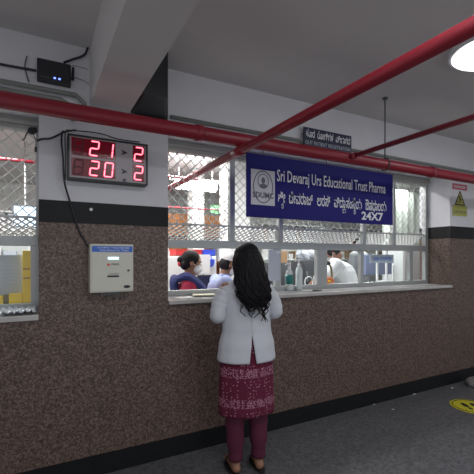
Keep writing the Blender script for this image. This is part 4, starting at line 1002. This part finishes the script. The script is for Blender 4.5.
# tube lamps inside
p = at(196, 186, 4.9)
t = thing('tube_lamp', 'glaring white tube lamp seen through grille left of the signboard', 'lamp', (p.x, 4.9, p.z))
bm = bmesh.new(); tube(bm, [(-0.30, 0, 0), (0.30, 0, 0)], 0.062, 14); link('lamp_tube', bm, M['tube'], t, True)
link('reflector', B(-0.36, 0.36, -0.08, 0.08, 0.066, 0.09), M['paint'], t)
bm = bmesh.new()
for x in (-0.25, 0.25): tube(bm, [(x, 0, 0.085), (x, 0, CZ-p.z-0.002)], 0.004, 6)
link('suspension_rod', bm, M['steel'], t)
# pale curtains behind right half of the grille
def curtain(label, px0, px1, Y, m, seed):
    a = at(px0, 200, Y).x; b = at(px1, 200, Y).x; n = 90; bm = bmesh.new(); rows = []
    for z in (1.25, 1.9, 2.72):
        rows.append([bm.verts.new((a+(b-a)*k/n, Y+0.035*math.sin(k*0.62+seed)+0.012*math.sin(k*1.9), z)) for k in range(n+1)])
    for i in range(2):
        for k in range(n): bm.faces.new((rows[i][k], rows[i][k+1], rows[i+1][k+1], rows[i+1][k]))
    o = link('curtain_cloth', bm, M[m], None, True); md = o.modifiers.new('s', 'SOLIDIFY'); md.thickness = 0.004
    t = thing('curtain', label, 'curtain'); o.parent = t
    bm = bmesh.new(); tube(bm, [(a-0.05, Y, 2.735), (b+0.05, Y, 2.735)], 0.012, 10); 
    for x in (a, b): tube(bm, [(x, Y, 2.735), (x, Y, CZ-0.002)], 0.008, 8)
    link('curtain_rail', bm, M['steel'], t, True)
mat('pale_green_curtain', (0.66, 0.72, 0.66), 0.8, noise=0.15, nscale=5); M['curt'] = MATS['pale_green_curtain']
curtain('pale green white curtain behind grille at right of the signboard', 384, 436, 4.6, 'curt', 1)
# ---------------- left window goods: yellow frame crates, grey sheet, plastic
Yl = 3.20
def lx(px): return at(px, 250, Yl).x
def lz(px, py): return at(px, py, Yl).z
t = thing('yellow_shelf_rack', 'yellow plastic rack framing a grey sheet in the left window', 'rack', (0, 0, 0))
link('upright', B(lx(22.5), lx(30.8), Yl, Yl+0.05, 1.165, lz(27, 250.5)), M['yellow'], t, bevel=0.004)
link('base_tray', B(lx(8.8), lx(22.3), Yl-0.01, Yl+0.06, 1.165, lz(20, 293.5)), M['yellow'], t, bevel=0.004)
link('base_tray', B(lx(-40), lx(3.2), Yl-0.01, Yl+0.06, 1.137, lz(0, 296)), M['yellow'], t, bevel=0.004)
link('tray_clip', B(lx(3.6), lx(8.4), Yl, Yl+0.04, 1.137, lz(5, 295)), M['olive'], t)
bm = bmesh.new()
for zc in (0.45, 0.62): box(bm, lx(22.5)+0.004, lx(30.8)-0.004, Yl-0.004, Yl, 1.165+zc*0.4, 1.165+zc*0.4+0.01)
link('groove', bm, M['wood'], t)
link('foot', B(lx(8.8), lx(30.8), Yl, Yl+0.05, 1.137, 1.164), M['olive'], t)
t = thing('grey_sheet', 'pale blue grey printed sheet inside the yellow rack in the left window', 'sheet', (0, 0, 0))
link('sheet_body', B(lx(-40), lx(22.2), Yl+0.07, Yl+0.085, 1.137, lz(10, 255)), M['greypaper'], t)
bm = bmesh.new()
for k in range(9): box(bm, lx(2), lx(18-(k % 3)*2), Yl+0.0685, Yl+0.07, 1.30+k*0.027, 1.304+k*0.027)
link('print_lines', bm, M['greypaper2'], t)
bm = bmesh.new(); bmesh.ops.create_grid(bm, x_segments=26, y_segments=10, size=1)
for v in bm.verts:
    c = v.co; v.co = Vector((lx(4)+(c.x+1)/2*(lx(36)-lx(4)), 2.86+c.y*0.12, 1.152+0.008*math.sin(c.x*17+c.y*5)+0.007*math.cos(c.y*9+c.x*31+math.sin(c.x*7)*3)))
o = link('plastic_wrap', bm, mat('shiny_plastic_film', (0.55, 0.60, 0.66), 0.15), None, True); md = o.modifiers.new('s', 'SOLIDIFY'); md.thickness = 0.002
o.location.z = 0.004
tag(o, 'crumpled clear plastic wrap on the left window sill', 'plastic wrap')
# lit screen deep inside, seen through left grille
p = at(14, 226, 5.2); q = at(36, 226, 5.2); zt = at(14, 206, 5.2).z
t = thing('wall_screen', 'glowing pale blue screen deep inside behind the left window grille', 'screen', (p.x, 5.2, p.z)); W_ = q.x-p.x; H_ = zt-p.z
link('screen_panel', B(0, W_, 0, 0.01, 0, H_), M['screen'], t); link('casing', B(-0.015, W_+0.015, 0.01, 0.05, -0.015, H_+0.015), M['dgrey'], t)
bm = bmesh.new(); tube(bm, [(W_/2, 0.04, H_), (W_/2, 0.04, CZ-p.z-0.002)], 0.012, 8); link('ceiling_mount', bm, M['steel'], t)
